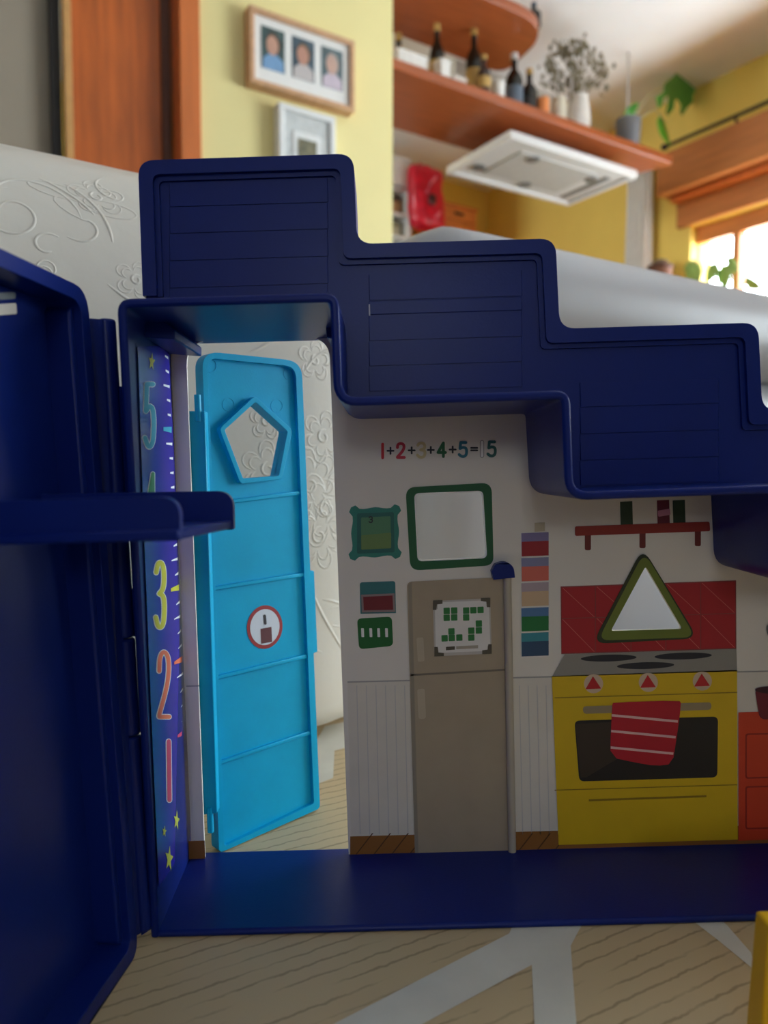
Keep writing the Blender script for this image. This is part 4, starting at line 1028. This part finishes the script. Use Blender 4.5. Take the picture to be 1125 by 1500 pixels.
ml = [(900,300),(935,310),(925,345),(955,352),(1000,303),(1047,316),(1038,352),(985,368),(975,385),(1037,376),(1050,422),(985,436),(955,440),(975,455),(945,475),(945,520),(905,560),(880,600),(870,585),(875,540),(850,500),(838,510),(830,560),(800,600),(785,590),(795,530),(800,480),(770,500),(760,545),(740,555),(725,490),(770,465),(780,410),(830,370),(860,330)]
mlp = [lp(x/4.018+780, y/4.018+20, .02+.0003*(x-880)+.0002*(y-440)) for x, y in ml]
mesh('leaf', mlp, [tuple(t) for t in tessellate_polygon([[Vector((x, y, 0)) for x, y in ml]])], leafg, pot, smooth=0, solid=.002)
leaf('leaf', pot, lp(968, 176, .05), lp(978, 214, .05), .040, 0, lp(990, 190, 0)-lp(960, 190, 0), M('leaf_bright', (96, 176, 40), .4), .1)
leaf('leaf', pot, lp(917, 168, .0), lp(938, 150, -.02), .026, 0, lp(940, 170, 0)-lp(920, 150, 0), leafg, .1)
# one dark bottle on the upper shelf
zu = zt0+.045; p = at_v(782, 4, VT0+.1)
o = rroot('bottle', p.x, VT0+.1, zu, 'dark bottle standing on the upper shelf', 'bottle', 'bottle on the upper shelf')
lathe('body', [(.03, 0), (.034, .006), (.034, .06), (.012, .085), (.012, .10)], gdark, o, 18); lathe('bottle_cap', [(.014, .094), (.014, .11), (.01, .112)], M('label_slate', (96, 108, 122), .5), o, 14)

# ================================================================== far kitchen: white unit, red bag, orange cupboard
VW = 4.30
a = at_v(560, 250, VW).x; b = at_v(602, 250, VW).x; zt_ = at_v(590, 234, VW).z; zb_ = at_v(590, 400, VW).z
unit = rroot('white_shelf_unit', (a+b)/2, VW, 0, 'white open shelf unit beside the yellow wall edge', 'shelf unit')
wm = M('white_laminate', (226, 226, 224), .5)
um0 = b-.62
zl = [0.02, .45, at_v(590, 345, VW).z, at_v(590, 312, VW).z, at_v(590, 275, VW).z, zt_]
rbx('side_panel', b-.022, b, VW, VW+.36, 0, zt_, wm, unit, .002); rbx('side_panel', um0, um0+.022, VW, VW+.36, 0, zt_, wm, unit, .002)
rbx('back_panel', um0+.022, b-.022, VW+.34, VW+.36, 0, zt_, wm, unit)
for z in zl[:5]: rbx('shelf_board', um0+.022, b-.022, VW+.01, VW+.34, z-.02, z, wm, unit, .002)
rbx('top_board', um0, b, VW, VW+.36, zt_, zt_+.02, wm, unit, .002)
rbx('top_door', um0+.024, b-.024, VW-.014, VW+.008, zl[4]+.005, zt_-.004, wm, unit, .003)
def stored(label, du0, du1, z0, z1, mat, lidm):
    o = rroot('storage_box', b-.022-(du0+du1)/2, VW+.12, z0, label, 'box'); rbx('carton', b-.022-du1, b-.022-du0, VW+.05, VW+.28, z0, z1, mat, o, .004)
    rbx('lid', b-.024-du1, b-.020-du0, VW+.045, VW+.285, z1-.03, z1+.002, lidm, o, .003)
stored('brown box in the white shelf unit', .03, .20, zl[3], zl[3]+.12, M('brown_box', (176, 140, 96), .7), M('dark_box', (70, 62, 56), .6))
stored('beige box on the low shelf of the white unit', .03, .22, zl[2], zl[2]+.10, M('beige_box', (170, 164, 136), .7), M('olive_box', (120, 118, 92), .7))
# red bag hanging at the unit's side
pb0 = at_v(624, 292, VW-.05); rad_u = (at_v(650, 292, VW-.05).x - at_v(603, 292, VW-.05).x)/2; rad_z = (at_v(624, 246, VW-.05).z - at_v(624, 340, VW-.05).z)/2
bag = rroot('red_bag', pb0.x, VW-.05, pb0.z-rad_z, 'glossy red bag hanging beside the white shelf unit', 'bag')
def bagfn(p):
    q = Vector((p.x*(1+.12*noise.noise(p*9)), p.y, p.z)); q += p.normalized()*noise.noise(p*14+Vector((3, 1, 2)))*.014
    q.x += -.02*(p.z/.2); return q + Vector((0, 0, rad_z))
V, Fc = rbox_vf((rad_u, .07, rad_z), min(rad_u, .069), 16, bagfn)
redm = M('red_vinyl', (206, 16, 46), .3, .25, 18, .3, 30)
mesh('bag_body', V, Fc, redm, bag, smooth=180)
V, Fc = rbox_vf((.032, .02, .038), .019, 6, lambda p: p + Vector((.005, -.066, rad_z*.9))); mesh('bag_pocket', V, Fc, M('dark_maroon', (70, 20, 24), .4), bag, smooth=180)
pinkm = M('pink_strap', (236, 120, 140), .35)
tube('strap', [(-.05, -.078, rad_z*1.05), (-.02, -.08, rad_z*1.35), (.03, -.074, rad_z*1.6)], .010, pinkm, bag)
tube('strap', [(.03, -.076, rad_z*.35), (.06, -.07, rad_z*.5), (.085, -.05, rad_z*.62)], .011, pinkm, bag)
tube('hanging_loop', [(-.03, 0, rad_z*1.9), (-.04, .02, rad_z*2.15), (-.06, .0, rad_z*2.0)], .006, redm, bag)
# orange cupboard on the far wall
ca = at_v(640, 330, V_FAR-.3).x; cb = at_v(699, 330, V_FAR-.3).x; cz = at_v(670, 303, V_FAR-.3).z
cup = rroot('orange_cupboard', (ca+cb)/2, V_FAR-.3, 0, 'orange wooden cupboard against the far yellow wall', 'cupboard')
ow = wood('orange_wood', (232, 140, 76), .45, (3, 3, 14), .1, 2)
rbx('carcass', ca, cb, V_FAR-.28, V_FAR-.01, .0, cz, ow, cup, .004)
rbx('cornice', ca-.01, cb+.01, V_FAR-.30, V_FAR-.01, cz, cz+.02, ow, cup, .003)
cm_ = ca+(cb-ca)*.68
for q0, q1 in ((ca+.006, cm_-.004), (cm_+.004, cb-.006)):
    d_ = rbx('cupboard_door', q0, q1, V_FAR-.30, V_FAR-.28, .05, cz-.10, ow, cup, .003)
dr = rbx('drawer', ca+.006, cb-.006, V_FAR-.30, V_FAR-.28, cz-.094, cz-.006, ow, cup, .003)
tube('drawer_handle', [rl(cup, (ca+(cb-ca)*.42, V_FAR-.312, cz-.05)), rl(cup, (ca+(cb-ca)*.62, V_FAR-.312, cz-.05))], .010, M('handle_dark', (50, 40, 32), .4), dr)

# ================================================================== by the window
# white curtain gathered left of the window
cu_u = U_WIN-.07; v_a = at_u(917, 330, cu_u).y; v_b = at_u(954, 330, cu_u).y
cur = rroot('white_curtain', cu_u, (v_a+v_b)/2, .02, 'white curtain gathered at the left of the window', 'curtain')
V, Fc = [], []; nx, nz_ = 60, 8; zc0, zc1 = .04, 2.12
for j in range(nz_+1):
    for i in range(nx+1):
        s = i/nx; zz = zc0+(zc1-zc0)*j/nz_
        V.append(rl(cur, (cu_u + .028*math.sin(s*math.pi*9 + .3*math.sin(j)) , v_a+(v_b-v_a)*s, zz)))
for j in range(nz_):
    for i in range(nx): Fc.append((j*(nx+1)+i, j*(nx+1)+i+1, (j+1)*(nx+1)+i+1, (j+1)*(nx+1)+i))
mesh('cloth', V, Fc, M('curtain_white', (236, 232, 226), .8, .03, 20), cur, smooth=60, solid=.002)
rbx('header_tape', cu_u-.035, cu_u+.035, min(v_a, v_b), max(v_a, v_b), zc1, zc1+.035, M('curtain_white', (236, 232, 226), .8), cur, .004)
# curtain rod with bracket
ur = U_WIN-.12
ra_ = at_u(985, 208, ur); rb2 = at_u(1125, 152, ur)
zr = (ra_.z+rb2.z)/2
rod = rroot('curtain_rod', ur, ra_.y, zr, 'dark curtain rod above the wooden shutter box', 'curtain rod')
dkm = M('dark_iron', (52, 40, 32), .4)
tube('rod', [rl(rod, (ur, ra_.y+.05, zr)), rl(rod, (ur, -.6, zr))], .011, dkm, rod, 10)
lathe('finial', [(.004, -.02), (.02, -.01), (.02, .01), (.004, .02)], dkm, rod, 14, rl(rod, (ur, ra_.y+.055, zr)))
for q in (at_u(1078, 180, ur).y, .2): tube('bracket', [rl(rod, (U_WIN-.001, q, zr-.03)), rl(rod, (ur, q, zr-.03)), rl(rod, (ur, q, zr))], .008, dkm, rod, 8)
# things on the sill
us = U_WIN-.13; zsill = WIN_Z0
pbk = at_u(967, 392, us)
zs_ = zsill
bk = rroot('brown_urn', us, pbk.y, zsill, 'tall brown wicker urn with grey lid at the left end of window', 'urn')
V_bot = pbk.z - zsill
lathe('urn_body', [(.05, 0), (.062, .01), (.07, max(.05, V_bot)), (.064, max(.05, V_bot))], M('wicker', (110, 66, 42), .7, .4, 60, .5, 80), bk, 20)
lathe('urn_rim', [(.074, max(.05, V_bot)-.012), (.078, max(.05, V_bot)), (.07, max(.05, V_bot)+.012)], M('wicker_dark', (84, 50, 34), .7), bk, 20)
lathe('urn_lid', [(.06, max(.05, V_bot)+.01), (.04, max(.05, V_bot)+.04), (.012, max(.05, V_bot)+.05)], M('wicker_grey', (120, 106, 92), .7), bk, 20)
pp = at_u(1062, 425, us)
pl = rroot('window_plant', us, pp.y, zsill, 'leafy green plant standing on the window sill', 'plant')
lathe('pot', [(.05, 0), (.06, .01), (.07, .12), (.062, .12), (.058, .10)], M('terracotta', (168, 98, 64), .7), pl, 20)
lw = M('leaf_backlit', (150, 180, 92), .45, .2, 12)  # leaf colour lightened to stand in for light coming through
def wp(px, py, du=0): return rl(pl, at_u(px, py, us+du))
for base_, tip_, w_, sd in (((1066, 392), (1056, 422), .075, 1), ((1050, 392), (1030, 412), .065, 1), ((1010, 388), (1028, 416), .06, -1), ((1094, 410), (1112, 424), .05, 1), ((1068, 380), (1082, 402), .03, -1)):
    a_, b_ = wp(*base_), wp(*tip_)
    tube('stem', [Vector((0, 0, .10)), (a_*.5+Vector((0, 0, .1))), a_], .005, lw, pl)
    leaf('leaf', pl, a_, b_, w_, .3, Vector((.25, sd, .5)), lw, .25)
